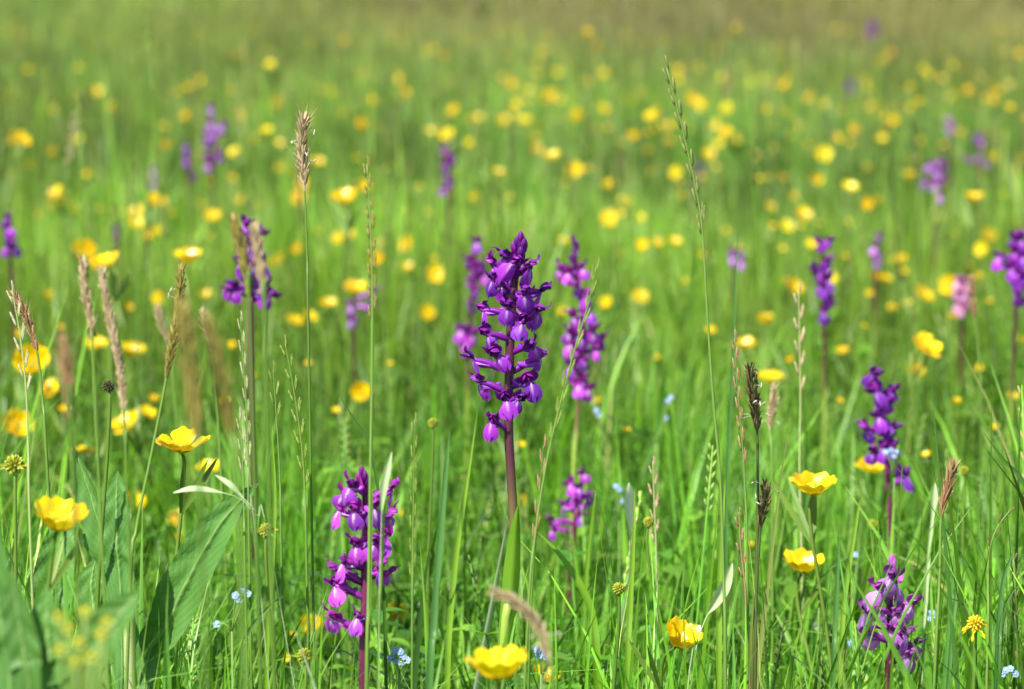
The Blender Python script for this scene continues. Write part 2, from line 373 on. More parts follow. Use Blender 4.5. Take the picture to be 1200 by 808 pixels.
def tuft(n, rad_, h0, h1, w0, w1, lean=0.16, curve=0.5, stems=0, headh=(0.3, 0.4), nu=7, thin=False):
    mb = MB()
    for _ in range(n):
        a = R.random()*6.283; rr = rad_*math.sqrt(R.random())
        blade(mb, rr*math.cos(a), rr*math.sin(a), R.uniform(h0, h1), abs(R.gauss(0, lean)), R.random()*6.283, R.uniform(w0, w1), max(0, R.gauss(curve*0.5, curve)), nu=nu, kink=(R.uniform(0.8, 1.9) if R.random() < 0.10 else None))
    for _ in range(stems):
        a = R.random()*6.283; rr = rad_*math.sqrt(R.random()); h = R.uniform(*headh); az = R.random()*6.283; ln = R.uniform(0, 0.12)
        bx, by = rr*math.cos(a), rr*math.sin(a)
        pt = [Vector((bx+math.cos(az)*h*ln*t**2, by+math.sin(az)*h*ln*t**2, h*t)) for t in np.linspace(0, 1, 8)]
        mb.tube(pt, [0.0008]*7+[0.0004], n=4, mi=0, rnd=R.uniform(0.4, 0.95))
        L0 = R.uniform(0.05, 0.09); k = 12; rnd = R.random()
        for i in range(k):
            t = 1 - L0/h*(1-i/k); c = Vector((bx+math.cos(az)*h*ln*t**2, by+math.sin(az)*h*ln*t**2, h*t))
            s_ = 1 if i % 2 else -1
            ax = Vector((s_*math.cos(az+1)*0.3, s_*math.sin(az+1)*0.3, 1)).normalized()
            mb.blob(c+ax*0.003+Vector((s_*math.cos(az+1), s_*math.sin(az+1), 0))*0.0007, 0.0007, 0.0007, 0.0036, axis=ax, nu=4, nv=4, rnd=rnd, mi=1)
    return mb
def cover_tuft():
    mb = MB()
    for _ in range(9):
        a = R.random()*6.283; rr = 0.05*math.sqrt(R.random()); h = R.uniform(0.03, 0.13)
        base = Vector((rr*math.cos(a), rr*math.sin(a), 0)); tip = base+Vector((R.uniform(-.03, .03), R.uniform(-.03, .03), h))
        mb.tube([base, base.lerp(tip, 0.5)+Vector((0, 0, h*0.1)), tip], 0.0006, n=3)
        k = R.choice((3, 3, 5)); a0 = R.random()*6; sz = R.uniform(0.004, 0.009); rn = R.random()
        for q in range(k):
            aa = a0+q*6.283/k; d = Vector((math.cos(aa), math.sin(aa), R.uniform(-0.2, 0.35)))
            leaf_sheet(mb, [tip, tip+d*sz, tip+d*sz*1.9-Vector((0, 0, sz*0.2))], lambda t: math.sin(math.pi*min(1, t*0.93+0.03))**0.7, sz*0.62, face=Vector((0, 0, 1)), nu=4, nv=2, rnd=rn)
    return mb
def field(n, y0, y1, margin, power=1.0, edge=None):
    """random points in the widening wedge in front of (and beside) the lens"""
    pts = []
    ymax = y1/6.0+margin
    while len(pts) < n:
        y = y0+(y1-y0)*NP.rand(4*n); x = (NP.rand(4*n)*2-1)*ymax
        ok = np.abs(x) < np.maximum(y, 0)/6.0+margin
        pts += list(zip(x[ok], y[ok]))
    p = np.array(pts[:n]); return np.c_[p, np.zeros(n)]
def lowfreq(x, y, s, ph):
    return (np.sin(x*s+ph)+np.sin(y*s*0.83+ph*2.1)+np.sin((x+y)*s*0.61+ph*0.7)+np.sin((x-1.7*y)*s*0.47+ph*3.3))/4
def rots(n, tilt=0.08): return np.c_[NP.randn(n)*tilt, NP.randn(n)*tilt, NP.rand(n)*6.283]
def tints(p, brown=True):
    x, y = p[:, 0], p[:, 1]; n = len(p)
    br = np.clip((y-6.5)/9, 0, 1)*np.clip(0.52+0.45*lowfreq(x, y, 0.9, 1.0)+(x/np.maximum(y, 1))*2.6, 0.05, 1)
    br = np.clip(br*(0.5+NP.rand(n))*1.25 + 0.09*np.clip((y-2.2)/3, 0, 1)*NP.rand(n)*2 + (NP.rand(n) < 0.03)*0.4, 0, 0.9)  # distance term browns the tufts: slight background haze put into their colour
    yl = np.clip(0.07+0.35*lowfreq(x, y, 2.1, 4.0)+0.25*NP.rand(n)-0.05, 0, 0.7)*np.clip((y-1)/3+0.35, 0.3, 1)
    return np.c_[br, yl, np.clip(0.5+0.42*lowfreq(x, y, 3.1, 1.7)+0.22*lowfreq(x, y, 11.0, 0.4)+0.36*NP.randn(n), 0, 1.35)]

fine = [tuft(34, 0.055, 0.14, 0.27, 0.0016, 0.0032) for _ in range(7)]
broad = [tuft(12, 0.05, 0.15, 0.29, 0.0035, 0.0065, lean=0.2, curve=0.7) for _ in range(6)]
headed = [tuft(8, 0.05, 0.17, 0.29, 0.0018, 0.0035, stems=2, headh=(0.24, 0.36)) for _ in range(6)]
farT = [tuft(40, 0.09, 0.12, 0.25, 0.0025, 0.0055, nu=4, stems=2, headh=(0.22, 0.30)) for _ in range(5)]

TG = []      # sight targets: (x, y, z, half width)
# ------------------------------------------------------------------ buttercups
mm = 0.001
def petal_mb(seed, openness):
    rr = random.Random(seed); Lp = 12.5*mm; ph = rr.random()*6; lean = rr.uniform(-0.12, 0.12)
    def fn(t, v):
        w = 6.6*mm*(math.sin(min(1, t*0.98+0.02)*math.pi*0.5)**0.85)*(1-max(0, t-0.62)**2*2.0)
        tt = t*(1-0.10*v*v*t) - 0.03*t*(math.cos(v*math.pi*1.0+ph)+0.4*math.cos(v*7+ph))*t
        a0 = openness; arc = tt*Lp
        k = 1.15; ang = a0 + (k*(1-0.55*tt))            # angle from horizontal, decreasing
        # integrate a bowl-shaped arc
        r = 1.2*mm; z = 0
        st = 8
        for i in range(st):
            u = tt*(i+0.5)/st; an = openness*(u*2.0 if u < 0.5 else 1.0-0.35*(u-0.5)*2)
            r += math.cos(an)*arc/st; z += math.sin(an)*arc/st
        cupz = 0.16*w*abs(v)**2 + 0.0007*math.sin(v*5+ph+tt*4)*tt
        return Vector((r-0.10*w*v*v, w*v+lean*r*0.3, z+cupz))
    mb = MB(); mb.sheet(fn, 9, 8, rnd=rr.random()); return mb
def head_mb():     # receptacle, sepals
    mb = MB()
    mb.blob((0, 0, -0.4*mm), 1.9*mm, 1.9*mm, 1.8*mm, nu=5, nv=8)
    for k in range(5):
        a = k*1.2566+0.6; d = Vector((math.cos(a), math.sin(a), 0))
        leaf_sheet(mb, [d*1*mm+Vector((0, 0, -0.9*mm)), d*3.5*mm+Vector((0, 0, -0.6*mm)), d*6.4*mm+Vector((0, 0, 1.4*mm))], lambda t: math.sin(math.pi*(0.15+0.85*t))**0.6, 1.9*mm, face=Vector((0, 0, 1)), nu=5, nv=2)
    return mb
def stamens_mb():
    mb = MB()
    for _ in range(34):
        a = R.random()*6.283; r = R.uniform(1.4, 2.7)*mm; d = Vector((math.cos(a), math.sin(a), 0)); h = R.uniform(2.2, 4.0)*mm; sp_ = R.uniform(0.2, 1.0)
        tip = d*(r+sp_*h*0.6)+Vector((0, 0, h))
        mb.tube([d*r*0.6, d*r+Vector((0, 0, h*0.5)), tip], 0.13*mm, n=3)
        mb.blob(tip, 0.32*mm, 0.32*mm, 0.75*mm, axis=(d*0.4+Vector((0, 0, 1))), nu=3, nv=4, rnd=R.uniform(0.6, 1))
    for _ in range(16):
        v = Vector((R.gauss(0, 1), R.gauss(0, 1), abs(R.gauss(0, 1))+0.3)).normalized()
        mb.blob(v*1.1*mm+Vector((0, 0, 0.9*mm)), 0.5*mm, 0.5*mm, 0.7*mm, axis=v, nu=3, nv=4, mi=1)
    return mb
OPEN = [rad(22), rad(36), rad(52), rad(70)]
PET = [[petal_mb(i*10+j, op).mesh('petal', M['petal']) for j in range(4)] for i, op in enumerate(OPEN)]
PETMB = [[petal_mb(i*10+j, op) for j in range(4)] for i, op in enumerate(OPEN)]
HEAD = head_mb(); HEADM = HEAD.mesh('receptacle', M['sepal'])
STM = [stamens_mb() for _ in range(2)]; STMM = [s.mesh('stamens', [M['stamen'], M['green_core']]) for s in STM]
def stem_mb(base, top, axis, r0=0.0013, r1=0.0008, sway=0.01):
    mid = base.lerp(top, 0.5)+Vector((R.uniform(-sway, sway), R.uniform(-sway, sway), 0)); pre = top-axis*0.02
    mb = MB(); pts = crom([base, mid, pre, top], 14)
    mb.tube(pts, [r0+(r1-r0)*i/13 for i in range(14)], n=6)
    return mb, pts
def stem_leaf(mb, p, sz, mi=0):
    a = R.random()*6.283
    for k in range(3):
        d = Vector((math.cos(a+k*0.7-0.7)*0.55, math.sin(a+k*0.7-0.7)*0.55, 0.85))
        leaf_sheet(mb, [p, p+d*sz*0.5, p+d*sz], lambda t: math.sin(math.pi*(0.08+0.92*t))**0.8, sz*0.04, nu=5, nv=2, mi=mi)
def buttercup(px, py, w, label, d=None, op=None, face=None, hue=None, group=None):
    size = R.uniform(0.95, 1.05)
    if d is None: d = FPX*0.0235*size/w
    p = P(px, py, d)
    zm = 0.165 if py < 560 else 0.10
    if p.z < zm: d *= (H-zm)/(H-p.z); p = P(px, py, d)
    if p.z > 0.37: d *= (H-0.37)/(H-p.z); p = P(px, py, d)
    blur = 0.010*abs(d-1.5)/d*2400         # the disc of confusion widens what the photo shows
    scale = (max(w-0.42*blur, 0.55*w)/FPX*d)/0.0235
    op = R.choice((1, 2, 2, 3)) if op is None else op; scale *= (1.0, 1.04, 1.15, 1.38)[op]      # closed cups are narrower
    TG.append((p.x, p.y, p.z-0.008*scale, 0.011*scale, 1.0 if w >= 22 else 0.8))
    tilt = R.uniform(0.15, 0.85) if face is None else face[0]; az = R.uniform(-2.4, -0.7) if face is None else face[1]
    ax = Vector((math.cos(az)*math.sin(tilt), math.sin(az)*math.sin(tilt), math.cos(tilt)))
    base = Vector((p.x+R.uniform(-.02, .02), p.y+R.uniform(-.015, .03), 0))
    t = thing('buttercup', base, label, 'buttercup', group or 'yellow buttercups in the meadow')
    top = p-base-Vector((0, 0, 0.004*scale))
    sm, pts = stem_mb(Vector((0, 0, 0)), top, ax); stem_leaf(sm, pts[8], 0.035*R.uniform(0.7, 1.2))
    link('stem', sm.mesh('stem', M['bstem']), t)
    Mh = T(top) @ ax.to_track_quat('Z', 'Y').to_matrix().to_4x4() @ rotm(z=R.random()*6.283) @ Matrix.Scale(scale, 4)
    h = link('receptacle', HEADM, t, Mh)
    for k in range(5):
        m = rotm(z=k*1.2566+R.uniform(-0.1, 0.1)) @ T((0, 0, (k % 2)*0.25*mm)) @ rotm(y=R.uniform(-0.14, 0.1), x=R.uniform(-0.08, 0.08))
        link('petal', R.choice(PET[op]), h, m)
    link('stamens', R.choice(STMM), h)
    return t

BC = [  # px, py, width px, label, options
 (213, 517, 60, 'wide open glossy buttercup above the crinkled dock leaves, largest at the left', dict(op=1, face=(0.12, -1.6))),
 (245, 547, 31, 'smaller buttercup just under and right of the wide glossy one', dict(op=1)),
 (68, 605, 64, 'tilted buttercup at the left edge with ruffled petals, left of the dock leaves', dict(op=2, face=(0.35, -0.9))),
 (152, 591, 34, 'buttercup half hidden behind the crinkled upright dock leaf', dict(op=3, face=(0.5, -1.3))),
 (208, 606, 27, 'upper of two shaded buttercups behind the pale narrow leaves', dict(op=1)),
 (212, 630, 20, 'lower of two shaded buttercups behind the pale narrow leaves', dict(op=3)),
 (584, 779, 72, 'large cupped buttercup at the bottom edge in front of the central orchid stem', dict(op=2, face=(0.10, -1.6))),
 (637, 789, 34, 'small buttercup tucked against the right side of the large one at the bottom edge', dict(op=2, face=(0.5, -0.9))),
 (795, 745, 42, 'deep yellow cupped buttercup low down beside the pale folded grass sheath', dict(d=1.46, op=3, face=(0.55, -0.7))),
 (940, 659, 48, 'open buttercup, the lower of two to the right of the dark seed heads', dict(op=2, face=(0.18, -1.0))),
 (953, 567, 52, 'cupped buttercup on a bare stem, upper of two right of the dark seed heads', dict(op=2, face=(0.15, -1.3))),
 (1021, 546, 40, 'buttercup in front of the foot of the right-hand dark purple orchid', dict(op=1, face=(0.12, -1.4))),
 (463, 721, 30, 'buttercup low in the grass right of the leaning front orchid, crossed by a grass blade', dict(op=3, face=(0.7, -1.5))),
 (365, 732, 27, 'shaded buttercup touching the lowest left flower of the front orchid', dict(op=3, face=(0.8, -1.5))),
 (472, 601, 14, 'tiny yellow bloom showing behind the right edge of the front orchid', dict(op=2)),
 (38, 421, 41, 'round buttercup behind the brown drooping seed head at the left edge', dict(op=3, face=(0.9, -1.5))),
 (19, 495, 38, 'buttercup cut close by the left frame edge above the spiky fruit', dict(op=2, face=(0.9, -1.2))),
 (150, 494, 38, 'loose petalled buttercup left of the wide one, right of a green fruit', dict(op=1)),
 (172, 482, 24, 'dull blurred buttercup behind the loose petalled one on the left', dict(op=1)),
 (100, 526, 31, 'flat buttercup above the curved dock leaf tip', dict(op=0, face=(0.1, -1.5))),
 (58, 453, 31, 'side-on buttercup with whitish back under the round one at the left', dict(op=0)),
 (424, 458, 25, 'single round buttercup between the rye stalk and the central orchid', dict(op=3, face=(1.0, -1.6))),
 (604, 588, 28, 'buttercup hidden behind the stem of the central orchid', dict(op=2)),
 (903, 441, 36, 'flat buttercup right behind the dark feathery seed head', dict(op=1, face=(0.2, -1.5))),
 (897, 375, 24, 'heart-shaped side-on buttercup above the dark feathery seed head', dict(op=3, face=(0.1, -1.5))),
 (875, 403, 29, 'round blurred buttercup left of and under the heart-shaped one', dict(op=2)),
 (832, 387, 17, 'small buttercup crossed by the tallest arching grass stalk', dict(op=2)),
 (750, 346, 23, 'lone buttercup right of the pale diagonal grass stalk', dict(op=1)),
 (1080, 344, 31, 'bright buttercup left of the pink blurred orchid', dict(op=1)),
 (1084, 403, 39, 'wide buttercup under the pink blurred orchid', dict(op=1)),
 (1073, 433, 23, 'orange-yellow buttercup straight under the wide one on the right', dict(op=3, face=(0.9, -1.6))),
 (988, 411, 19, 'faded buttercup with a pale centre above the right-hand dark orchid', dict(op=2)),
 (1188, 465, 20, 'greenish yellow buttercup at the right frame edge above the dark diagonal blade', dict(op=2)),
 (1086, 533, 14, 'tiny buttercup right of the lower flowers of the right-hand dark orchid', dict(op=2)),
 (220, 300, 36, 'cupped buttercup above the grass head with the dark bent tip', dict(op=2, face=(0.2, -1.5))),
 (98, 293, 30, 'upper left of a pair of round buttercups above the tan seed heads', dict(op=3, face=(0.8, -1.5))),
 (124, 305, 38, 'lower right of a pair of round buttercups above the tan seed heads', dict(op=1)),
 (183, 234, 28, 'flat buttercup alone above the pair of tan seed heads', dict(op=1)),
 (417, 336, 31, 'oval buttercup left of the tall thin rye stalk', dict(op=1)),
 (345, 375, 26, 'left one of a row of three blurred buttercups left of the rye stalk', dict(op=1)),
 (362, 370, 24, 'middle one of a row of three blurred buttercups left of the rye stalk', dict(op=1)),
 (385, 355, 25, 'right one of a row of three blurred buttercups left of the rye stalk', dict(op=1)),
 (155, 410, 33, 'blurred buttercup right of the long brown seed head', dict(op=2)),
 (112, 402, 31, 'blurred buttercup between the two tan seed heads', dict(op=1)),
 (187, 349, 22, 'small blurred buttercup left of the bent dark-tipped grass head', dict(op=2)),
 (242, 345, 20, 'small blurred buttercup right of the bent dark-tipped grass head', dict(op=2)),
 (205, 365, 14, 'small yellow bloom behind the stalk of the bent grass head', dict(op=2)),
 (322, 308, 22, 'buttercup right of the lit flowers of the left blurred orchid', dict(op=2)),
 (500, 366, 22, 'buttercup left of the purple orchid pair behind the central one', dict(op=3, face=(0.9, -1.5))),
 (478, 313, 22, 'buttercup between the rye stalk and the rear purple orchid', dict(op=2)),
 (508, 303, 18, 'small buttercup touching the rear purple orchid on its left', dict(op=1)),
 (660, 282, 18, 'small buttercup left of the top of the right rear orchid', dict(op=2)),
 (312, 153, 20, 'round buttercup left of the tan feathery seed head', dict(op=2)),
 (24, 161, 27, 'oval buttercup high at the left edge of the picture', dict(op=1)),
 (275, 177, 20, 'buttercup right under the pale purple far orchid', dict(op=1)),
 (372, 189, 20, 'buttercup touching the tan feathery seed head', dict(op=2)),
 (526, 158, 23, 'buttercup straight above the small far purple orchid', dict(op=2)),
 (583, 202, 21, 'lone round buttercup above the central orchid', dict(op=2)),
 (714, 216, 21, 'buttercup with a pale middle left of the wide blurred grass blade', dict(op=2)),
 (764, 136, 22, 'upper of two stacked far buttercups left of the tallest stalk tip', dict(op=2)),
 (764, 154, 18, 'lower of two stacked far buttercups left of the tallest stalk tip', dict(op=2)),
 (957, 210, 19, 'round far buttercup in the middle of the right-hand meadow', dict(op=3, face=(0.9, -1.5))),
 (1141, 231, 27, 'brightest far buttercup right of the dusky orchid group', dict(op=2)),
]
for (px, py, w, lab, kw) in BC: buttercup(px, py, w, lab, **kw)
# blurred ones further back that nothing tells apart
BACK = [(610,520,12),(545,560,12),(735,505,12),(700,470,10),(770,420,12),(455,425,12),(395,480,12),(360,425,14),(300,440,12),(262,470,14),(985,470,12),(1120,470,14),(1150,430,14),(1010,380,12),(925,420,12),(800,330,12),(725,300,12),(75,480,16),(30,440,14),(330,770,16),(345,745,12),(1195,400,14),(1165,500,12),(990,700,10),(880,640,12),(55,345,16),(8,300,12),(250,275,12),(375,270,12),(180,470,16),(70,385,14),(100,205,18),(35,192,18),(66,226,25),(78,232,20),(57,243,18),(160,245,24),(143,249,18),(285,232,18),(417,185,18),(405,230,34),(393,229,18),(555,231,18),(597,232,14),(648,183,24),(640,180,16),(673,198,24),(688,200,16),(733,237,18),(728,232,14),(742,160,18),(785,165,18),(748,256,18),(853,157,22),(860,165,16),(840,195,16),(965,184,14),(995,170,16),(973,153,14),(1037,153,16),(1014,196,14),(1075,120,18),(1068,100,14),(1182,126,18),(1163,172,14),(1178,230,18),(1065,205,20),(1068,190,16),(1030,232,16),(902,242,18),(938,250,24),(935,262,18),(890,210,16),(898,208,14),(865,158,14),(995,262,14),(1155,277,22),(1040,325,20),(1052,303,24),(1028,322,16),(770,285,20),(930,335,26),(922,330,18),(1145,322,18),(1118,370,18),(1160,352,14),(1045,358,16),(318,75,18),(425,150,16),(690,38,14),(860,35,14),(220,103,14),(60,130,14),(455,195,14),(270,208,14),(350,293,18),(330,300,14),(655,120,14),(615,105,12),(765,200,14),(795,215,14),(823,205,14),(1080,165,14),(1105,170,12),(1100,215,14),(1135,310,12),(1190,200,14),(1195,262,14),(800,230,16),(826,300,12),(475,250,12),(445,285,12),(300,240,14),(245,215,12),(1000,220,14),(1015,240,14),(990,300,12),(1020,345,14),(905,265,14),(915,290,14),(850,270,14),(865,290,14),(15,205,16),(45,250,12),(120,245,14),(200,250,12),(490,220,12),(530,228,14),(620,160,12),(700,150,12),(812,150,12),(905,150,12),(923,160,12),(1050,130,12),(1100,130,12),(1150,145,12),(1150,195,12),(945,170,12),(150,360,14),(85,245,14),(23,390,16),(270,405,14),(500,250,12),(1060,320,14),(1065,355,16),(1100,255,12),(1120,275,12),(960,262,12),(760,175,12),(660,215,12),(905,175,12)]
LABB = 'small out-of-focus yellow buttercup scattered through the grass of the middle distance'
MARKS = [(607,272,'the tip of the central orchid'),(250,160,'the pale purple far orchid'),(525,195,'the small far orchid above centre'),(290,300,'the left blurred orchid'),(12,270,'the orchid cut by the left edge'),(963,320,'the two-tiered orchid'),(1190,300,'the orchid cut by the right edge'),(1125,345,'the pink faded orchid'),(1094,215,'the dusky lilac orchid'),(675,280,'the tip of the right rear orchid'),(552,390,'the rear left orchid'),(1036,490,'the right-hand dark orchid'),(1040,710,'the low lilac orchid'),(355,180,'the tan feathery head'),(781,80,'the tip of the tallest stalk'),(430,192,'the tip of the rye-like stalk'),(750,346,'the lone buttercup right of centre'),(583,202,'the round buttercup above centre'),(714,216,'the pale-centred buttercup'),(764,145,'the two stacked far buttercups'),(957,210,'the round far buttercup at right'),(1141,231,'the brightest far buttercup'),(24,161,'the oval buttercup at the left edge'),(183,234,'the flat lone buttercup at upper left'),(312,153,'the round buttercup beside the feathery head'),(220,300,'the cupped buttercup at left'),(417,336,'the oval buttercup by the rye-like stalk'),(362,370,'the row of three buttercups'),(903,441,'the flat buttercup behind the dark head'),(897,375,'the heart-shaped buttercup'),(1084,403,'the wide buttercup at right'),(832,387,'the small buttercup on the tallest stalk'),(424,458,'the single buttercup left of centre'),(213,517,'the wide glossy buttercup'),(38,421,'the round buttercup at the left edge'),(500,366,'the buttercup by the rear orchid pair'),(427,660,'the front magenta orchid'),(584,779,'the large bottom buttercup')]
DIRS = ['right of', 'up and right of', 'above', 'up and left of', 'left of', 'down and left of', 'below', 'down and right of']
used = {}      # (landmark, direction) -> nearest flower in that direction
cand = sorted((math.hypot(px-mx, py-my), i, k) for i, (px, py, w) in enumerate(BACK) for k, (mx, my, _) in enumerate(MARKS) if math.hypot(px-mx, py-my) < 95)
names = {}
for dist, i, k in cand:
    o8 = int(round(math.atan2(-(BACK[i][1]-MARKS[k][1]), BACK[i][0]-MARKS[k][0])/(math.pi/4))) % 8
    if (k, o8) in used: continue
    used[(k, o8)] = i          # a farther flower in this direction must be named otherwise
    if i not in names: names[i] = 'nearest blurred buttercup '+DIRS[o8]+' '+MARKS[k][2]
for i, (px, py, w) in enumerate(BACK):
    buttercup(px+R.uniform(-2, 2), py+R.uniform(-2, 2), w, names.get(i, LABB), group='blurred buttercups further back')
# the farthest show no parts: one small mesh each
def whole_mb():
    mb = MB(); mb.tube([(0, 0, 0), (0.004, 0, 0.12), (0, 0, 0.235)], 0.001, n=4, mi=0)
    hm = T((0, 0, 0.238)) @ rotm(x=R.uniform(.3, 1.1), y=R.uniform(-.3, .3)); op = R.choice((1, 2, 3))
    for k in range(5): mb.add(R.choice(PETMB[op]), hm @ rotm(z=k*1.2566), mi=1)
    mb.blob(hm @ Vector((0, 0, 0.002)), 0.003, 0.003, 0.003, mi=2)
    return mb
WHMB = [whole_mb() for _ in range(6)]; WH = [w.mesh('buttercup', [M['bstem'], M['petal'], M['stamen']]) for w in WHMB]
cnt = 0
while cnt < 150:
    y = R.uniform(2.8, 7.0); x = R.uniform(-1, 1)*(y/6+0.5)
    if x/y > 0 and False: continue
    dens = 0.35+0.65*max(0, math.sin(x*1.7+y*0.9)+0.3*math.sin(x*4+y*2.3))
    if R.random() > dens: continue
    if R.random() < (0.35 if x < 0 and y < 8 else 0): continue
    s = R.uniform(0.68, 0.98); TG.append((x, y, 0.22*s, 0.005, 0.6 if y < 6 else 0.3))
    o = link('buttercup', R.choice(WH), None, T((x, y, 0)) @ rotm(z=R.uniform(-0.7, 0.7)) @ Matrix.Diagonal((s*0.85, s*0.85, s, 1)),
             label='tiny blurred yellow buttercup dot in the far meadow', category='buttercup', group='far buttercup dots'); cnt += 1

# ------------------------------------------------------------------ orchids
def lip_fn(seed):
    rr = random.Random(seed); wid = rr.uniform(4.6, 5.6); ln = rr.uniform(8.5, 10.5); fold = rr.uniform(0.35, 0.85); ph = rr.random()*6; notch = rr.uniform(0.08, 0.22); mid = rr.uniform(0.0, 0.12)
    def fn(t, v):
        w = lerpl([0, .12, .3, .55, .8, .93, 1], [1.3, 2.2, 3.9, wid, wid*0.92, wid*0.62, wid*0.36], t)
        le = ln*(1 + mid*math.cos(v*math.pi) - notch*math.cos(3*math.pi*v)*0.8)
        y = w*v; x = 13.3+3.6*t-3.4*t*t
        z = 1.8-le*t+0.6*t*t
        x -= fold*abs(y)*(0.55+0.25*abs(v)); z += 0.10*abs(y)
        x += 0.25*math.sin(v*9+ph)*t; y *= (1-0.10*fold)
        return Vector((x, y, z))*mm
    return fn
def fl_meshes(hue):
    out = dict(lip=[], hood=[], sepal=[], spur=[], flower=[])
    for sd in range(5):
        mb = MB(); mb.sheet(lip_fn(sd), 10, 10); out['lip'].append(mb.mesh('lip', M['lip_'+hue]))
    for sd in range(4):
        mb = MB(); j = lambda a: R.uniform(-a, a)
        leaf_sheet(mb, [Vector(p)*mm for p in ((12, 0, 2.5), (11.8, j(.3), 5.4), (14, j(.5), 7.6+j(.6)), (17.4, j(.6), 6.6+j(.8)))], lambda t: math.sin(math.pi*(0.1+0.9*t))**0.6, 2.7*mm, face=Vector((-1, 0, 1)), cup=-0.5, nu=8, nv=6)
        for s_ in (-1, 1):
            leaf_sheet(mb, [Vector(p)*mm for p in ((12.3, s_*1.2, 2.6), (13.0, s_*2.4, 4.8), (15.2, s_*1.6+j(.4), 6.1+j(.5)), (17.2, s_*0.5+j(.4), 5.6+j(.4)))], lambda t: math.sin(math.pi*(0.1+0.9*t))**0.6, 1.9*mm, face=Vector((-0.3, s_*1.0, 0.6)), cup=-0.35, nu=7, nv=4)
        mb.blob(Vector((13.5, 0, 3.2))*mm, 1.0*mm, 1.2*mm, 1.8*mm, axis=Vector((1, 0, 1)))      # column
        out['hood'].append(mb.mesh('hood', M['hood_'+hue]))
        for s_ in (-1, 1):
            mb = MB()
            leaf_sheet(mb, [Vector(p)*mm for p in ((12, s_*1.0, 2.6), (12.2+j(.5), s_*2.8, 5.0+j(.7)), (13.6+j(1), s_*(4.2+j(.9)), 7.3+j(1)), (15.4+j(2), s_*(4.9+j(1.6)), 9.0+j(1.2)))], lambda t: math.sin(math.pi*(0.12+0.88*t))**0.65, 1.9*mm, face=Vector((-0.6, 0, 1)), cup=-0.4, nu=8, nv=4, twist=s_*R.uniform(-0.6, 0.6))
            out['sepal'].append((s_, mb.mesh('sepal', M['hood_'+hue])))
    for sd in range(3):
        mb = MB(); mb.tube(crom([Vector(p)*mm for p in ((13, 0, 1.4), (9.5, 0.6*sd-.6, -0.6), (5.8, 1.4*sd-1.4, 0.2), (3.8, 1.6*sd-1.6, 1.6))], 7), [1.0*mm, 1.1*mm, 1.15*mm, 1.2*mm, 1.3*mm, 1.25*mm, 0.6*mm], n=7)
        out['spur'].append(mb.mesh('spur', M['lip_'+hue]))
    for sd in range(3):
        mb = MB(); mb.tube(crom([Vector(p)*mm for p in ((0, 0, -4.0), (4, .3*sd, -1.2), (9, 0, 1.7), (13.4, 0, 2.3))], 9), [1.0*mm, 1.35*mm, 1.55*mm, 1.6*mm, 1.55*mm, 1.45*mm, 1.3*mm, 1.2*mm, 1.4*mm], n=7)
        leaf_sheet(mb, [Vector(p)*mm for p in ((0, 0, -5.0), (4.5, 1, -3.0), (9.5, 1.6, -0.6), (12.5, 1.2, -1.4))], lambda t: math.sin(math.pi*(0.15+0.85*t))**0.7, 1.7*mm, face=Vector((-1, 0, 1)), nu=7, nv=2)
        out['flower'].append(mb.mesh('flower', M['ovary_'+hue]))
    mb = MB()     # closed bud
    mb.tube([Vector(p)*mm for p in ((0, 0, -2), (2.5, 0, 1), (4, 0, 4))], [0.9*mm, 1.2*mm, 1.2*mm], n=6)
    mb.blob(Vector((5, 0, 6))*mm, 1.9*mm, 1.9*mm, 3.8*mm, axis=Vector((0.45, 0, 1)), nu=6, nv=8)
    leaf_sheet(mb, [Vector(p)*mm for p in ((0, 0, -3), (3.5, 1, 0), (6, 1.5, 4), (6.5, 1.5, 8))], lambda t: math.sin(math.pi*(0.15+0.85*t))**0.7, 1.5*mm, face=Vector((-1, 0, 1)), nu=6, nv=2)
    out['bud'] = mb.mesh('bud', M['hood_'+hue])
    return out
FL = {k: fl_meshes(k) for k in HUES}
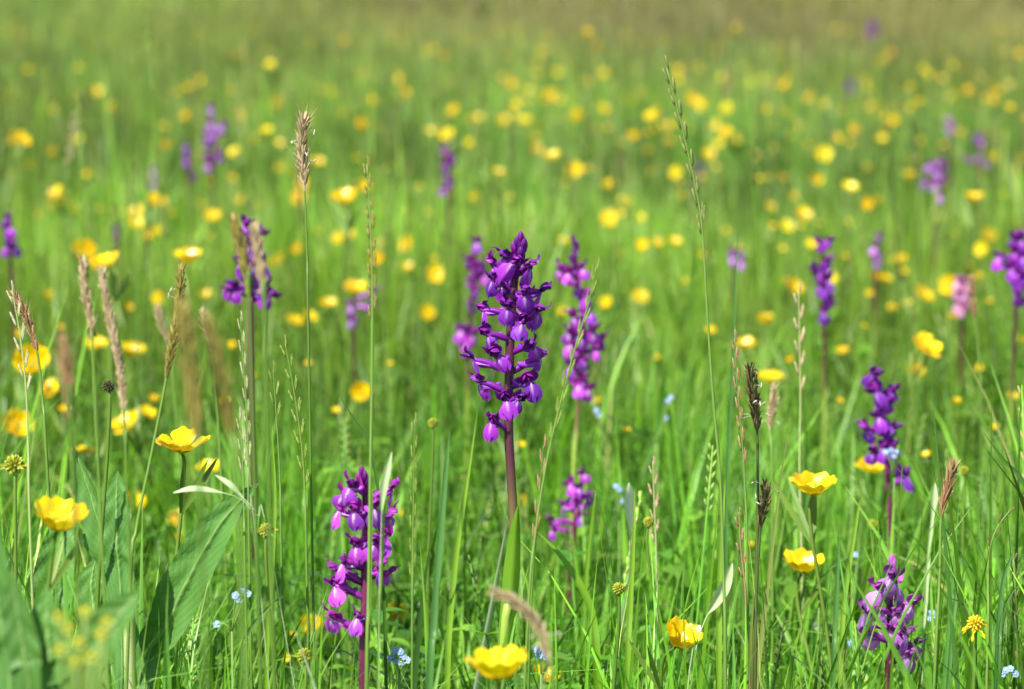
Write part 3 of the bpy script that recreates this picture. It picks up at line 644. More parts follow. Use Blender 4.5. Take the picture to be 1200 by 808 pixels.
def orchid(label, stem, d, flowers, hue='violet', buds=(), scale=1.0, smat='ostem', rstem=0.0017, group='purple orchids in the meadow'):
    """stem: [(px,py)..] from top down; flowers: (px,py[,side]) lip centres; side 'b' = behind the stem"""
    if d > 2.1: smat = 'ostem'; rstem = 0.0014
    pts = [P(x, y, d) for x, y in stem]; last = pts[-1]; prev = pts[-2]
    dirn = (last-prev).normalized(); k = last.z/max(0.3, -dirn.z) if dirn.z < 0 else 0
    foot = Vector((last.x+dirn.x*k*0.4, last.y+0.01, 0))
    base = foot.copy(); t = thing('orchid', base, label, 'orchid', group)
    cur = crom(pts+[foot], 30); zt = cur[0].z
    mb = MB(); mb.tube([p-base for p in cur], [rstem*(0.55+0.45*min(1, i/8)) for i in range(30)], n=9)
    mb.c = [((zt-(v[2]))/zt, c[1], c[2]) for v, c in zip(mb.v, mb.c)]
    link('stem', mb.mesh('stem', M[smat]), t)
    mb = MB()
    for q in range(4):
        a = R.random()*6.28; dd = Vector((math.cos(a), math.sin(a), 0))
        leaf_sheet(mb, [Vector((0, 0, 0.004)), dd*0.03+Vector((0, 0, 0.05)), dd*0.075+Vector((0, 0, 0.085))], lambda t: math.sin(math.pi*(0.1+0.9*t))**0.6, 0.010, nu=7, nv=4)
        link('leaf', mb.mesh('leaf', M['oleaf']), t); mb = MB()
    zs = [p.z for p in cur]
    def at_z(z):
        for i in range(29):
            if zs[i] >= z >= zs[i+1]: return cur[i].lerp(cur[i+1], (zs[i]-z)/max(1e-9, zs[i]-zs[i+1]))
        return cur[0] if z > zs[0] else cur[-1]
    FM = FL[hue]
    for f in flowers:
        px, py = f[0], f[1]; side = f[2] if len(f) > 2 else ''; sc = scale*R.uniform(0.9, 1.1)*(f[3] if len(f) > 3 else 1)
        tp = P(px, py, d); r = 0.0160*sc; z = tp.z+0.0035*sc
        s0 = at_z(z-0.002*sc); dx = tp.x-s0.x; q = max(-1, min(1, dx/r)); az = math.asin(q)
        out_ = Vector((math.sin(az), (-math.cos(az) if side != 'b' else math.cos(az)), 0))
        ang = math.atan2(out_.y, out_.x)
        st = max(1.0, min(1.9, abs(dx)/r)); TG.append((tp.x, tp.y, tp.z-0.008, 0.006, 0.9 if d < 1.8 else 0.5))
        m = T(s0-base) @ rotm(z=ang) @ rotm(x=R.uniform(-0.22, 0.22), y=R.uniform(-0.22, 0.2)) @ Matrix.Scale(sc, 4)
        m = m @ Matrix.Scale(st, 4, Vector((1, 0, 0)))       # a longer ovary carries the flower further out
        fo = link('flower', R.choice(FM['flower']), t, m)
        # the flower face turns a little on the end of its ovary
        piv = Vector((13, 0, 2.4))*mm
        yaw = (-0.55 if q > 0.6 else 0.55 if q < -0.6 else 0)*R.uniform(0.2, 1.3)+R.uniform(-0.25, 0.25)
        lm = T(piv) @ Matrix.Scale(1/st, 4, Vector((1, 0, 0))) @ rotm(z=yaw+R.gauss(0, 0.3), y=R.uniform(-0.3, 0.4), x=R.uniform(-0.4, 0.4)) @ T(-piv)
        link('lip', R.choice(FM['lip']), fo, lm @ T(piv) @ Matrix.Scale(R.uniform(0.86, 1.06), 4) @ T(-piv)); hm_ = lm @ rotm(x=R.uniform(-.25, .25), y=R.uniform(-.012, .012)) @ T(piv) @ Matrix.Scale(R.uniform(0.8, 1.02), 4) @ T(-piv); link('hood', R.choice(FM['hood']), fo, hm_)
        for s_ in (-1, 1): link('sepal', R.choice([m_ for q_, m_ in FM['sepal'] if q_ == s_]), fo, hm_ @ T(piv) @ rotm(x=R.uniform(-0.3, 0.3), z=R.uniform(-0.35, 0.35), y=R.uniform(-0.3, 0.3)) @ T(-piv))
        link('spur', R.choice(FM['spur']), fo)
    for (px, py) in buds:
        tp = P(px, py, d); z = tp.z-0.005; s0 = at_z(z); dx = tp.x-s0.x; q = max(-1, min(1, dx/0.006)); az = math.asin(q)
        link('bud', FM['bud'], t, T(s0-base) @ rotm(z=math.atan2(-math.cos(az), math.sin(az))) @ rotm(y=R.uniform(-0.4, 0.1)) @ Matrix.Scale(scale*R.uniform(0.8, 1.05), 4))
    return t
main_orchid = orchid('tallest sharp purple orchid with a dense violet spike in the middle of the picture',
  [(610, 276), (607, 300), (600, 360), (597, 430), (596, 500), (599, 560), (602, 620), (598, 700), (590, 760)], 1.5,
  [(599, 320), (616, 346), (592, 368), (613, 389), (632, 410), (580, 424), (627, 450), (556, 456), (571, 501), (593, 478), (609, 468), (571, 338), (560, 366), (566, 395), (545, 432), (641, 345), (637, 372), (640, 433), (588, 303), (571, 318), (624, 318), (585, 350, 'b')],
  'violet', [(611, 279), (604, 284), (617, 287), (597, 291), (612, 297), (606, 303)], rstem=0.0023, scale=0.96)
mb = MB(); bb = main_orchid.location
leaf_sheet(mb, [P(x, y, d_)-bb for x, y, d_ in ((590, 800, 1.497), (594, 740, 1.4965), (599, 680, 1.4965), (603, 630, 1.4965), (607, 592, 1.494))], lambda t: 0.95 if t < 0.5 else 0.95*(1-((t-0.5)/0.5)**1.6)+0.04, 0.0042, cup=-0.9, nu=20, nv=6)
link('sheath', mb.mesh('sheath', M['lime_blade']), main_orchid)
orchid('magenta purple orchid with pale-throated flowers at the front left, partly behind upright grass blades',
  [(426, 552), (430, 600), (429, 660), (428, 740), (426, 800)], 1.42,
  [(394, 592), (390, 609), (413, 606), (416, 640), (397, 663), (388, 680), (386, 697), (418, 726), (381, 741), (467, 585), (464, 612), (457, 632), (442, 637), (449, 672), (463, 676), (442, 598), (408, 575)],
  'magenta', [(423, 553), (429, 557), (420, 562)], scale=0.92, smat='ostem_dark', rstem=0.0023)
orchid('dark purple orchid with a slightly blurred loose spike above a buttercup on the right',
  [(1019, 436), (1030, 460), (1036, 500), (1040, 560), (1043, 640)], 1.92,
  [(1021, 440), (1049, 460), (1041, 471), (1021, 468), (1025, 489), (1009, 507), (1049, 504), (1047, 531), (1016, 532), (1033, 526), (1069, 569), (1055, 550, 'b'), (1035, 500, 'b'), (1030, 455, 'b')], 'violet', [(1019, 436), (1024, 444)], smat='ostem_dark')
orchid('low loose orchid with pale lilac lips at the bottom right corner',
  [(1046, 660), (1043, 700), (1042, 750), (1040, 800)], 1.58,
  [(1038, 675), (1022, 702), (1027, 717), (1053, 722), (1072, 710), (1034, 738), (1046, 745), (1007, 730), (1008, 748), (1064, 742), (1078, 757), (1072, 772), (1055, 695, 'b')], 'pale', [(1043, 660), (1049, 666)], scale=1.02)
orchid('blurred orchid with a long dark-topped spike close behind the central orchid on its right',
  [(672, 276), (676, 320), (683, 380), (681, 440), (676, 500), (672, 560)], 2.05,
  [(664, 322), (652, 322), (684, 320), (690, 352), (668, 377), (697, 392), (711, 402), (665, 412), (688, 427), (703, 412), (665, 438), (685, 443), (676, 457), (692, 462), (680, 395), (690, 372), (676, 340), (662, 395), (672, 425, 'b')], 'magenta', [(670, 278), (676, 285), (672, 294), (668, 304)], smat='ostem', scale=0.95)
orchid('blurred purple orchid behind the upper left of the central orchid',
  [(560, 280), (555, 320), (550, 400), (548, 470)], 2.35,
  [(560, 290), (548, 305), (565, 310), (556, 320), (570, 328), (550, 330), (545, 385), (556, 392), (538, 395), (548, 402), (560, 345), (552, 360)], 'magenta', smat='ostem', scale=0.95)
orchid('small blurred magenta orchid low in the grass right of the central stem',
  [(683, 552), (678, 590), (672, 640)], 1.95,
  [(684, 560), (665, 572), (676, 575), (692, 582), (682, 590), (655, 600), (645, 612), (644, 622), (683, 607), (670, 590, 'b')], 'magenta', smat='ostem_dark', scale=0.72)
orchid('left blurred orchid behind two brown grass heads, with two lit lilac flowers at its foot',
  [(288, 256), (290, 300), (294, 350), (294, 400)], 1.95,
  [(290, 268), (298, 278), (303, 290), (296, 300), (306, 308), (285, 310), (292, 322), (266, 338), (269, 344), (321, 349), (318, 345), (298, 332, 'b'), (310, 320), (284, 290), (308, 284), (280, 316), (300, 316), (303, 296)], 'violet', [(287, 260)], smat='ostem_dark', scale=1.05)
orchid('pale purple far orchid near the top left between two buttercups',
  [(249, 125), (251, 160), (250, 220)], 3.3,
  [(249, 131), (247, 150), (264, 153), (255, 160), (242, 160), (243, 184), (262, 184), (245, 192), (240, 168)], 'pale', smat='ostem_dark', scale=1.0)
orchid('dusky small orchid just left of the pale purple far one',
  [(219, 168), (221, 190), (222, 230)], 3.5, [(218, 174), (222, 182), (217, 190), (229, 208), (223, 198)], 'violet', smat='ostem_dark', scale=0.85)
orchid('faint lilac orchid left of the dusky small one',
  [(181, 192), (181, 210), (181, 250)], 3.9, [(181, 196), (180, 204), (183, 212), (179, 218)], 'pale', smat='ostem_dark', scale=0.75)
orchid('small far purple orchid under a single buttercup, above the central orchid to its left',
  [(522, 170), (524, 200), (525, 240)], 3.2, [(521, 178), (528, 186), (519, 192), (534, 192), (524, 200), (518, 222), (532, 215), (526, 209)], 'magenta', smat='ostem_dark', scale=0.85)
orchid('dark purple orchid cut by the left edge of the picture',
  [(12, 250), (12, 290), (14, 330)], 2.5, [(11, 256), (6, 268), (14, 270), (8, 280), (16, 286), (23, 290), (10, 292)], 'violet', smat='ostem_dark', scale=0.8)
orchid('two-tiered blurred purple orchid above a faded buttercup right of centre',
  [(965, 280), (963, 320), (966, 380)], 2.35, [(958, 287), (972, 288), (954, 316), (966, 322), (958, 335), (968, 334), (975, 352), (964, 366), (955, 325), (963, 342), (972, 312)], 'violet', smat='ostem_dark', scale=0.95)
orchid('bright purple blurred orchid cut by the right edge of the picture',
  [(1190, 268), (1192, 310), (1190, 370)], 2.25, [(1186, 282), (1196, 280), (1190, 296), (1200, 296), (1184, 300), (1196, 310), (1178, 320), (1186, 330), (1198, 325), (1190, 345), (1166, 303), (1192, 290)], 'violet', smat='ostem_dark', scale=1.0)
orchid('pink faded orchid with a cone-shaped spike between blurred buttercups on the right',
  [(1125, 322), (1126, 345), (1127, 400)], 2.6, [(1125, 328), (1120, 335), (1130, 336), (1117, 345), (1132, 346), (1124, 350), (1118, 358), (1132, 360), (1126, 366)], 'pink', smat='ostem', scale=0.85)
orchid('dusky lilac far orchid with a dark middle, left of the brightest far buttercup',
  [(1094, 188), (1096, 215), (1096, 260)], 3.2, [(1086, 198), (1100, 196), (1104, 215), (1080, 216), (1094, 222), (1100, 232), (1110, 198), (1095, 206)], 'pale', smat='ostem_dark', scale=0.85)
orchid('faint lilac far orchid up and right of the dusky one with the dark middle',
  [(1145, 150), (1146, 180), (1147, 220)], 3.9, [(1146, 160), (1138, 166), (1128, 190), (1150, 168), (1158, 195), (1148, 185)], 'pale', smat='ostem_dark', scale=0.85)
orchid('very faint lilac orchid left above the dusky far one with the dark middle',
  [(1113, 136), (1113, 160), (1113, 200)], 4.3, [(1110, 140), (1118, 148), (1112, 155), (1108, 150)], 'pale', smat='ostem_dark', scale=0.85)
orchid('small lilac orchid with two blurred flowers left of a faded buttercup near the rye stalk',
  [(414, 345), (414, 365), (414, 400)], 2.6, [(410, 362), (418, 372), (412, 376), (445, 352), (440, 360)], 'pale', smat='ostem_dark', scale=0.85)
orchid('faint lilac orchid right of the tallest arching grass stalk',
  [(857, 288), (860, 305), (860, 340)], 3.0, [(855, 296), (870, 300), (872, 312), (858, 306)], 'pale', smat='ostem_dark', scale=0.8)
orchid('faded lilac orchid left of the orange-yellow blurred buttercup cluster on the right',
  [(1028, 270), (1026, 300), (1026, 330)], 2.9, [(1030, 280), (1022, 292), (1028, 300), (1024, 308)], 'pale', smat='ostem_dark', scale=0.8)
for (x, y, dd, lb) in ((1022, 25, 9.0, 'faint dark purple far orchid right of centre near the top edge'), (138, 262, 3.3, 'dull faint orchid under the flat lone buttercup at upper left'), (820, 190, 5, 'dull purple far orchid beside the tallest stalk'), (995, 92, 7, 'dim far orchid smudge high in the right half')):
    orchid(lb, [(x, y), (x+1, y+18), (x+1, y+50)], dd, [(x-3, y+4), (x+4, y+8), (x, y+14), (x-4, y+18)], 'violet', smat='ostem_dark', scale=0.8*max(1, dd/4))

# ------------------------------------------------------------------ grass stalks with seed heads
def stalk_path(pts, d, d2=None):
    """pixel polyline top to bottom -> world curve down to the soil"""
    n = len(pts); d2 = d if d2 is None else d2
    w = [P(x, y, d+(d2-d)*i/max(1, n-1)) for i, (x, y) in enumerate(pts)]
    last, prev = w[-1], w[-2]; dr = last-prev
    sl = dr.x/max(0.02, -dr.z) if dr.z < 0 else 0
    sl = max(-0.5, min(0.5, sl))
    foot = Vector((last.x+sl*last.z*0.5, last.y+0.005, 0))
    return w+[foot]
def seg_len(c): 
    s = [0]
    for i in range(1, len(c)): s.append(s[-1]+(c[i]-c[i-1]).length)
    return s
def at_len(c, s, l):
    for i in range(1, len(c)):
        if s[i] >= l:
            k = (l-s[i-1])/max(1e-9, s[i]-s[i-1]); return c[i-1].lerp(c[i], k), (c[i-1]-c[i]).normalized()
    return c[-1], (c[-2]-c[-1]).normalized()
GRP = {'rye': 'thin spiked grass stalks', 'vernal': 'plump grass seed heads'}
def spiked(label, pts, d, head_mm, smat='stalk_green', hm='rye', r=0.00068, sp=5.2, ln=7.5, wd=1.25, name='grass_stalk', d2=None, splay=0.28):
    """alternate flattened spikelets, each a part"""
    w = stalk_path(pts, d, d2); base = w[-1]; t = thing(name, base, label, 'grass stalk', GRP['rye'])
    c = [p-base for p in crom(w, 40)]; s = seg_len(c); mb = MB()
    mb.tube(list(reversed(c)), [r*(1.15-0.75*i/39) for i in range(40)], n=6); link('stalk', mb.mesh('stalk', M[smat]), t)
    var = []
    for _ in range(3):
        mb = MB(); Lh = ln*mm
        for k in range(4):      # overlapping florets make one spikelet
            z = k*Lh*0.17; sd = (1 if k % 2 else -1)*wd*0.35*mm
            mb.blob(Vector((sd, 0, z+Lh*0.26)), wd*0.55*mm, wd*0.42*mm, Lh*0.30, axis=Vector((sd*60, 0, 1)), nu=4, nv=5)
        var.append(mb.mesh('spikelet', M[hm]))
    l = 0.002; k = 0
    while l < head_mm*mm:
        p, tg = at_len(c, s, l); sgn = 1 if k % 2 else -1
        sd = tg.cross(Vector((0, 1, 0))).normalized()*sgn
        ax = (tg+sd*splay*(1 if l > 0.005 else 0.2)).normalized()
        sc = R.uniform(0.85, 1.1)*(0.75+0.25*min(1, l/(head_mm*mm*0.3)))
        link('spikelet', R.choice(var), t, T(p+sd*r*0.8) @ ax.to_track_quat('Z', 'Y').to_matrix().to_4x4() @ rotm(z=R.random()*0.6) @ Matrix.Scale(sc, 4))
        l += sp*mm*R.uniform(0.85, 1.15); k += 1
    return t
def plump(label, pts, d, head_mm, wd_mm, smat='stalk_green', hm='tan', r=0.0008, anth=0, name='seed_head_grass', dens=1.0, ln=5.5, d2=None, rag=0.25):
    """sweet-vernal type head: a stalk under a tapering mass of spikelets"""
    w = stalk_path(pts, d, d2); base = w[-1]; t = thing(name, base, label, 'grass seed head', GRP['vernal'])
    c = [p-base for p in crom(w, 40)]; s = seg_len(c); mb = MB()
    mb.tube(list(reversed(c)), [r*(1.15-0.6*i/39) for i in range(40)], n=6); link('stalk', mb.mesh('stalk', M[smat]), t)
    mb = MB(); N = int(head_mm*2.4*dens)
    for i in range(N):
        f = (i+R.random())/N; p, tg = at_len(c, s, f*head_mm*mm)
        ww = wd_mm*mm*0.5*(math.sin(math.pi*min(1, 0.12+f*0.86))**0.7)
        a = i*2.4+R.random(); q = tg.orthogonal().normalized(); q = Matrix.Rotation(a, 3, tg) @ q
        ax = (tg+q*R.uniform(0.15, 0.15+rag*1.6)).normalized(); L_ = ln*mm*R.uniform(0.7, 1.15)
        mb.blob(p+q*ww*0.62*R.uniform(0.5, 1.1)+ax*L_*0.2, 0.75*mm, 0.55*mm, L_*0.5, axis=ax, nu=4, nv=4)
        if R.random() < 0.5: mb.tube([p+q*ww*0.6+ax*L_*0.5, p+q*ww*0.8+ax*L_*(1.0+R.random()*0.3)], [0.16*mm, 0.05*mm], n=3)
    link('seed_head', mb.mesh('seed_head', M[hm], smooth=False), t)
    if anth:
        mb = MB()
        for i in range(anth):
            p, tg = at_len(c, s, R.uniform(0.0, 0.85)*head_mm*mm); a = R.uniform(0, 6.28); q = Matrix.Rotation(a, 3, tg) @ tg.orthogonal().normalized()
            e = p+q*(wd_mm*0.5+R.uniform(1, 4))*mm+tg*R.uniform(-2, 3)*mm
            mb.tube([p, p.lerp(e, 0.5)+tg*0.001, e], 0.12*mm, n=3)
            mb.blob(e, 0.4*mm, 0.4*mm, 1.7*mm, axis=Vector((R.gauss(0, 1), R.gauss(0, 1), 1)).normalized(), nu=3, nv=4)
        link('anthers', mb.mesh('anthers', M['anther']), t)
    return t
spiked('tallest arching green grass stalk right of centre, its tip far above everything near it', [(781, 79), (797, 140), (814, 215), (823, 270), (829, 370), (836, 470), (844, 560), (848, 680), (850, 780)], 1.42, 80, ln=9, sp=6.0, wd=1.2, splay=0.14, r=0.0008)
spiked('straight dark olive rye-like stalk above the front left orchid', [(430, 192), (434, 260), (436, 330), (436, 430), (434, 560), (432, 700), (430, 800)], 1.36, 72, ln=7, sp=4.6, wd=1.1, splay=0.12, hm='olive', r=0.0009)
spiked('pale cream-green stalk leaning right beside the rear orchid', [(699, 312), (689, 358), (672, 415), (655, 480), (641, 540), (627, 630), (618, 740)], 1.40, 84, smat='stalk_green', hm='green', ln=8.5, sp=6.0, wd=0.95, splay=0.13, r=0.0006)
spiked('whitish upright stalk with a narrow pale head on the left, above the big dock leaf', [(282, 372), (285, 420), (289, 480), (291, 540), (292, 640)], 1.42, 72, smat='stalk_green', hm='pale', ln=7, sp=5, wd=0.85, splay=0.12, r=0.0006)
spiked('short whitish head close under the taller whitish stalk', [(281, 488), (284, 530), (286, 600), (288, 700)], 1.40, 26, smat='stalk_green', hm='pale', ln=7, sp=4.5, wd=0.85, splay=0.16, r=0.0006)
spiked('green zigzag-spiked stalk leaning left of the rye stalk', [(334, 402), (343, 450), (352, 510), (357, 570), (360, 690)], 1.45, 68, hm='green', smat='stalk_green', ln=7.5, sp=5.5, wd=1.1)
spiked('thin pale green stalk just left of the zigzag-spiked one', [(320, 432), (324, 490), (328, 560), (330, 660)], 1.55, 30, hm='green', ln=7, sp=5.5, wd=1.0)
spiked('slim brown stalk touching the left side of the dark feathery seed head', [(861, 396), (863, 440), (868, 500), (873, 570), (876, 700)], 1.44, 60, smat='stalk_green', hm='brown', ln=7, sp=4.6, wd=1.0, splay=0.12, r=0.0006)
spiked('thin spiked green stalk right of the front orchid', [(486, 492), (485, 560), (484, 640), (483, 780)], 1.40, 74, hm='green', ln=7, sp=5.5, wd=0.9, splay=0.1)
spiked('slim brownish stalk leaning just right of the central orchid stem', [(637, 522), (634, 560), (630, 600), (624, 680), (620, 780)], 1.42, 46, smat='stalk_green', hm='brown', ln=8, sp=6, wd=0.9, splay=0.1)
spiked('pale broken stalk right of the low magenta orchid', [(765, 542), (767, 600), (769, 650), (770, 760)], 1.65, 44, smat='stalk_pale', hm='tan', ln=7, sp=6, wd=1.2)
spiked('faded straw stalk with a nodding whitish top beneath the two-tiered orchid', [(936, 340), (937, 400), (938, 470), (937, 560), (940, 700)], 1.75, 58, smat='stalk_pale', hm='tan', ln=9, sp=7, wd=1.5)
spiked('thin pale stalk with loose spikelets rising at the far left edge', [(14, 340), (23, 390), (30, 450), (33, 520), (36, 640)], 1.42, 50, smat='stalk_pale', hm='pale', ln=7.5, sp=5.5, wd=1.0)
spiked('dark wiry stalk with small drooping spikelets at the right edge', [(1184, 598), (1168, 620), (1159, 650), (1158, 690), (1157, 780)], 1.45, 22, smat='stalk_green', hm='dark', ln=6, sp=6, wd=0.9)
spiked('brownish stalk between the faded buttercup and the tallest stalk foot', [(866, 600), (868, 640), (874, 700), (878, 790)], 1.5, 36, smat='stalk_brown', hm='brown', ln=6, sp=6, wd=1.0)
plump('brown drooping seed head in front of the round buttercup at the left edge', [(16, 345), (30, 372), (43, 410), (50, 470), (56, 560)], 1.50, 30, 4.2, hm='brown', smat='stalk_green')
plump('feathery tan seed head with a brown base standing high above the left meadow', [(356, 140), (354, 175), (357, 222), (360, 300), (362, 420)], 1.48, 34, 5.0, hm='tan', anth=5, smat='stalk_green', ln=8, rag=0.4, r=0.0006)
plump('left one of the two blurred brown grass heads in front of the left orchid', [(275, 258), (284, 300), (291, 338), (294, 420)], 1.22, 33, 4.5, hm='olive')
plump('right one of the two blurred brown grass heads in front of the left orchid', [(299, 268), (303, 300), (309, 340), (312, 440)], 1.18, 30, 4.0, hm='tan')
plump('narrow tan seed head, the left of the two above the blurred buttercup', [(97, 308), (100, 345), (107, 385), (112, 480)], 1.28, 36, 3.0, hm='tan', r=0.0006)
plump('long brown seed head leaning right beside the narrow tan one', [(119, 320), (128, 370), (140, 430), (146, 500), (150, 600)], 1.28, 58, 3.0, hm='tan', r=0.0006)
plump('soft brown blurred head under the round buttercup on the left', [(75, 400), (78, 440), (82, 480), (86, 560)], 1.05, 26, 4.5, hm='brown')
plump('thick olive blurred head in the left foreground, very close to the lens', [(215, 362), (222, 420), (228, 480), (232, 520), (236, 640)], 0.97, 42, 6.5, hm='olive', smat='stalk_green')
plump('thick tan blurred head right of the olive one in the left foreground', [(243, 376), (254, 420), (265, 480), (272, 520), (280, 640)], 0.98, 38, 6.0, hm='olive', smat='stalk_green')
plump('golden green head with a dark bent tip on a long stalk leaning left', [(212, 318), (211, 345), (207, 375), (200, 415), (190, 470), (176, 540), (160, 620), (152, 700)], 1.40, 50, 4.2, hm='olive', smat='stalk_green', anth=4, ln=7)
plump('dark feathery seed head with white anthers in the right half', [(879, 430), (881, 455), (887, 505), (888, 580), (886, 700), (885, 790)], 1.46, 31, 7.5, hm='dark', anth=9, smat='stalk_dark')
plump('tan blurred fluffy head right behind the dark feathery one', [(907, 455), (905, 480), (903, 507), (905, 580)], 1.75, 24, 6.5, hm='tan', anth=3)
plump('dark plump seed head low on a dark straight stalk, below the dark feathery one', [(898, 568), (896, 590), (891, 618), (886, 700), (882, 790)], 1.46, 21, 7.0, hm='dark', anth=5, smat='stalk_dark')
plump('sharp rust-brown seed head on the right above the low lilac orchid', [(1117, 548), (1110, 575), (1103, 606), (1101, 680), (1096, 780)], 1.46, 24, 4.2, hm='brown', ln=8, rag=0.15, smat='stalk_green')
plump('blurred tan head arching across the stem of the central orchid above the large buttercup', [(580, 694), (606, 707), (630, 732), (643, 770), (648, 800)], 1.16, 38, 5.0, hm='tan', anth=3)
plump('blurred pinkish brown head left of the bent dark-tipped grass head', [(184, 362), (190, 385), (197, 405), (205, 470)], 1.9, 22, 5, hm='tan')
plump('faint pale head beside the olive blurred head', [(237, 366), (244, 390), (250, 420), (256, 500)], 1.75, 24, 5, hm='tan')
plump('blurred brown upright head right of the pink faded orchid', [(1138, 326), (1142, 370), (1146, 400), (1150, 500)], 2.0, 26, 5, hm='brown', smat='stalk_green')
plump('brown blurred far head left of the tallest stalk', [(855, 85), (852, 110), (850, 140)], 4.5, 40, 7, hm='brown')
spiked('blurred whitish leaning stalk in the upper left meadow', [(90, 132), (84, 165), (80, 200), (78, 250)], 2.8, 50, smat='stalk_green', hm='tan', wd=1.6, ln=8, r=0.0008)
spiked('pale blurred stalk beside the seed stalks at the top left', [(166, 0), (172, 60), (178, 100), (182, 150)], 2.6, 50, smat='stalk_green', hm='green', wd=1.3, ln=7, r=0.0007)

# ------------------------------------------------------------------ single grass blades that stand out
DEW = []
def strap(label, pts, d, w_mm, m, name='grass_shoot', d2=None, prof=None, fold=0.5, twist=0.0, ground=True, face=Vector((0, -1, 0)), group='single grass blades that stand out'):
    w = stalk_path(pts, d, d2) if ground else [P(x, y, d) for x, y in pts]
    base = w[-1].copy(); t = thing(name, base, label, 'grass blade', group)
    mb = MB(); pr = prof or (lambda t: 0.55+0.45*min(1, (1-t)*3) if t < 0.45 else 0.03+0.97*(1-((t-0.45)/0.55)**2.0))
    leaf_sheet(mb, [p-base for p in reversed(w)], pr, w_mm*mm*0.5, cup=fold, nu=22, nv=4, twist=twist, face=face)
    link('blade', mb.mesh('blade', M[m]), t); DEW.extend(crom(w, 40)[4:30]); return t
strap('wide blue-green blade between the front orchid and the central stem', [(527, 505), (522, 560), (515, 640), (508, 740), (503, 800)], 1.38, 3.4, 'blue_blade')
strap('tall lime-green blade right of the front orchid', [(560, 480), (548, 560), (536, 640), (528, 720), (524, 800)], 1.6, 3.1, 'lime_blade')
strap('upright blade pressed against the front of the left magenta orchid', [(437, 560), (435, 620), (433, 700), (429, 800)], 1.36, 1.5, 'lime_blade')
strap('thin fresh blade crossing the right flowers of the magenta orchid', [(452, 558), (450, 610), (447, 680), (443, 790)], 1.37, 1.1, 'lime_blade')
strap('dark slender blade slanting down to the right above the thin spiked stalk', [(396, 460), (415, 492), (434, 524), (446, 600), (450, 700)], 1.45, 1.6, 'dark_blade')
strap('dark pointed blade slanting in from the right edge', [(1152, 506), (1175, 538), (1205, 575), (1240, 680)], 1.42, 2.0, 'dark_blade')
strap('folded broad green blade right of the curved tan head', [(628, 622), (655, 650), (682, 690), (695, 730), (700, 800)], 1.55, 4.1, 'lime_blade', twist=0.6)
strap('bluish blade curving up at the right edge past the wiry stalk', [(1190, 640), (1176, 680), (1170, 740), (1168, 800)], 1.5, 3.1, 'blue_blade')
strap('dark curved blade left of the withered yellow flower', [(1110, 700), (1130, 712), (1140, 760), (1144, 805)], 1.5, 1.8, 'dark_blade')
strap('dark curling blade below the withered yellow flower at the right edge', [(1196, 682), (1180, 705), (1172, 740), (1170, 800)], 1.5, 2.0, 'dark_blade')
strap('tall thin green blade left of the slim brown stalk', [(866, 258), (862, 330), (858, 440), (852, 560), (850, 700)], 1.75, 2.0, 'blue_blade')
strap('long lime blade standing between the pale stalk and the dark plump head', [(744, 570), (742, 640), (738, 720), (735, 800)], 1.5, 2.7, 'lime_blade')
strap('upright green blade at the foot of the right-hand dark orchid', [(984, 610), (982, 660), (978, 740), (976, 800)], 1.5, 2.4, 'blue_blade')
strap('light green blade left of the low lilac orchid', [(1012, 560), (1002, 620), (990, 700), (984, 790)], 1.6, 2.7, 'lime_blade')
strap('narrow blade crossing in front of the big dock leaf tip', [(318, 500), (322, 580), (318, 680), (312, 790)], 1.45, 2.4, 'lime_blade')
strap('slender arching blade dipping right under the forget-me-nots on the left', [(335, 696), (312, 715), (290, 745), (280, 800)], 1.42, 1.8, 'dark_blade')
strap('bright blade left of the deep yellow cupped buttercup', [(700, 560), (690, 640), (684, 720), (682, 800)], 1.7, 2.9, 'lime_blade')
strap('upright fresh blade between the pale sheath and the dark straight stalk', [(850, 560), (846, 620), (843, 700), (842, 800)], 1.52, 2.9, 'lime_blade')
strap('fresh blade rising left of the tilted left-edge buttercup', [(30, 520), (34, 600), (38, 690), (40, 800)], 1.5, 1.6, 'lime_blade')
strap('straight fresh blade right of the bottom right orchid', [(1128, 640), (1120, 700), (1112, 790)], 1.55, 2.2, 'blue_blade')
SH = lambda t: (0.12 if t < 0.55 else 0.12+0.88*math.sin(math.pi*(t-0.55)/0.45)**0.8)
strap('pale folded grass sheath like a closed spear beside the deep yellow cupped buttercup', [(858, 660), (850, 685), (838, 706), (826, 726), (815, 760), (806, 800)], 1.44, 5.6, 'pale_blade', name='grass_sheath', prof=SH, fold=0.8)
strap('pale pointed sheath above the right flowers of the magenta orchid', [(459, 530), (452, 560), (448, 590), (446, 640), (444, 760)], 1.34, 3.4, 'pale_blade', name='grass_sheath', prof=SH, fold=0.8)
strap('whitish-green narrow leaf lying flat left of the big dock leaf tip', [(203, 578), (225, 574), (250, 576), (275, 582), (292, 596), (300, 640)], 1.38, 3.6, 'pale_blade', prof=lambda t: 0.12 if t < 0.6 else 0.12+0.88*math.sin(math.pi*(t-0.6)/0.4), name='grass_shoot', fold=0.4, face=Vector((0, -0.6, 0.8)))
strap('second whitish narrow leaf crossing above the flat one', [(252, 557), (268, 568), (285, 584), (302, 605), (318, 650)], 1.38, 3.0, 'pale_blade', prof=lambda t: 0.12 if t < 0.6 else 0.12+0.88*math.sin(math.pi*(t-0.6)/0.4), fold=0.4, face=Vector((0, -0.6, 0.8)))
strap('pale straw stem with a bud-like top above the low lilac orchid', [(1096, 566), (1093, 600), (1088, 650), (1084, 720), (1080, 790)], 1.62, 4.2, 'pale_blade', prof=lambda t: 0.5+0.5*math.sin(math.pi*max(0, t-0.8)/0.2) if t < 0.97 else 0.1, fold=0.9, name='grass_sheath')
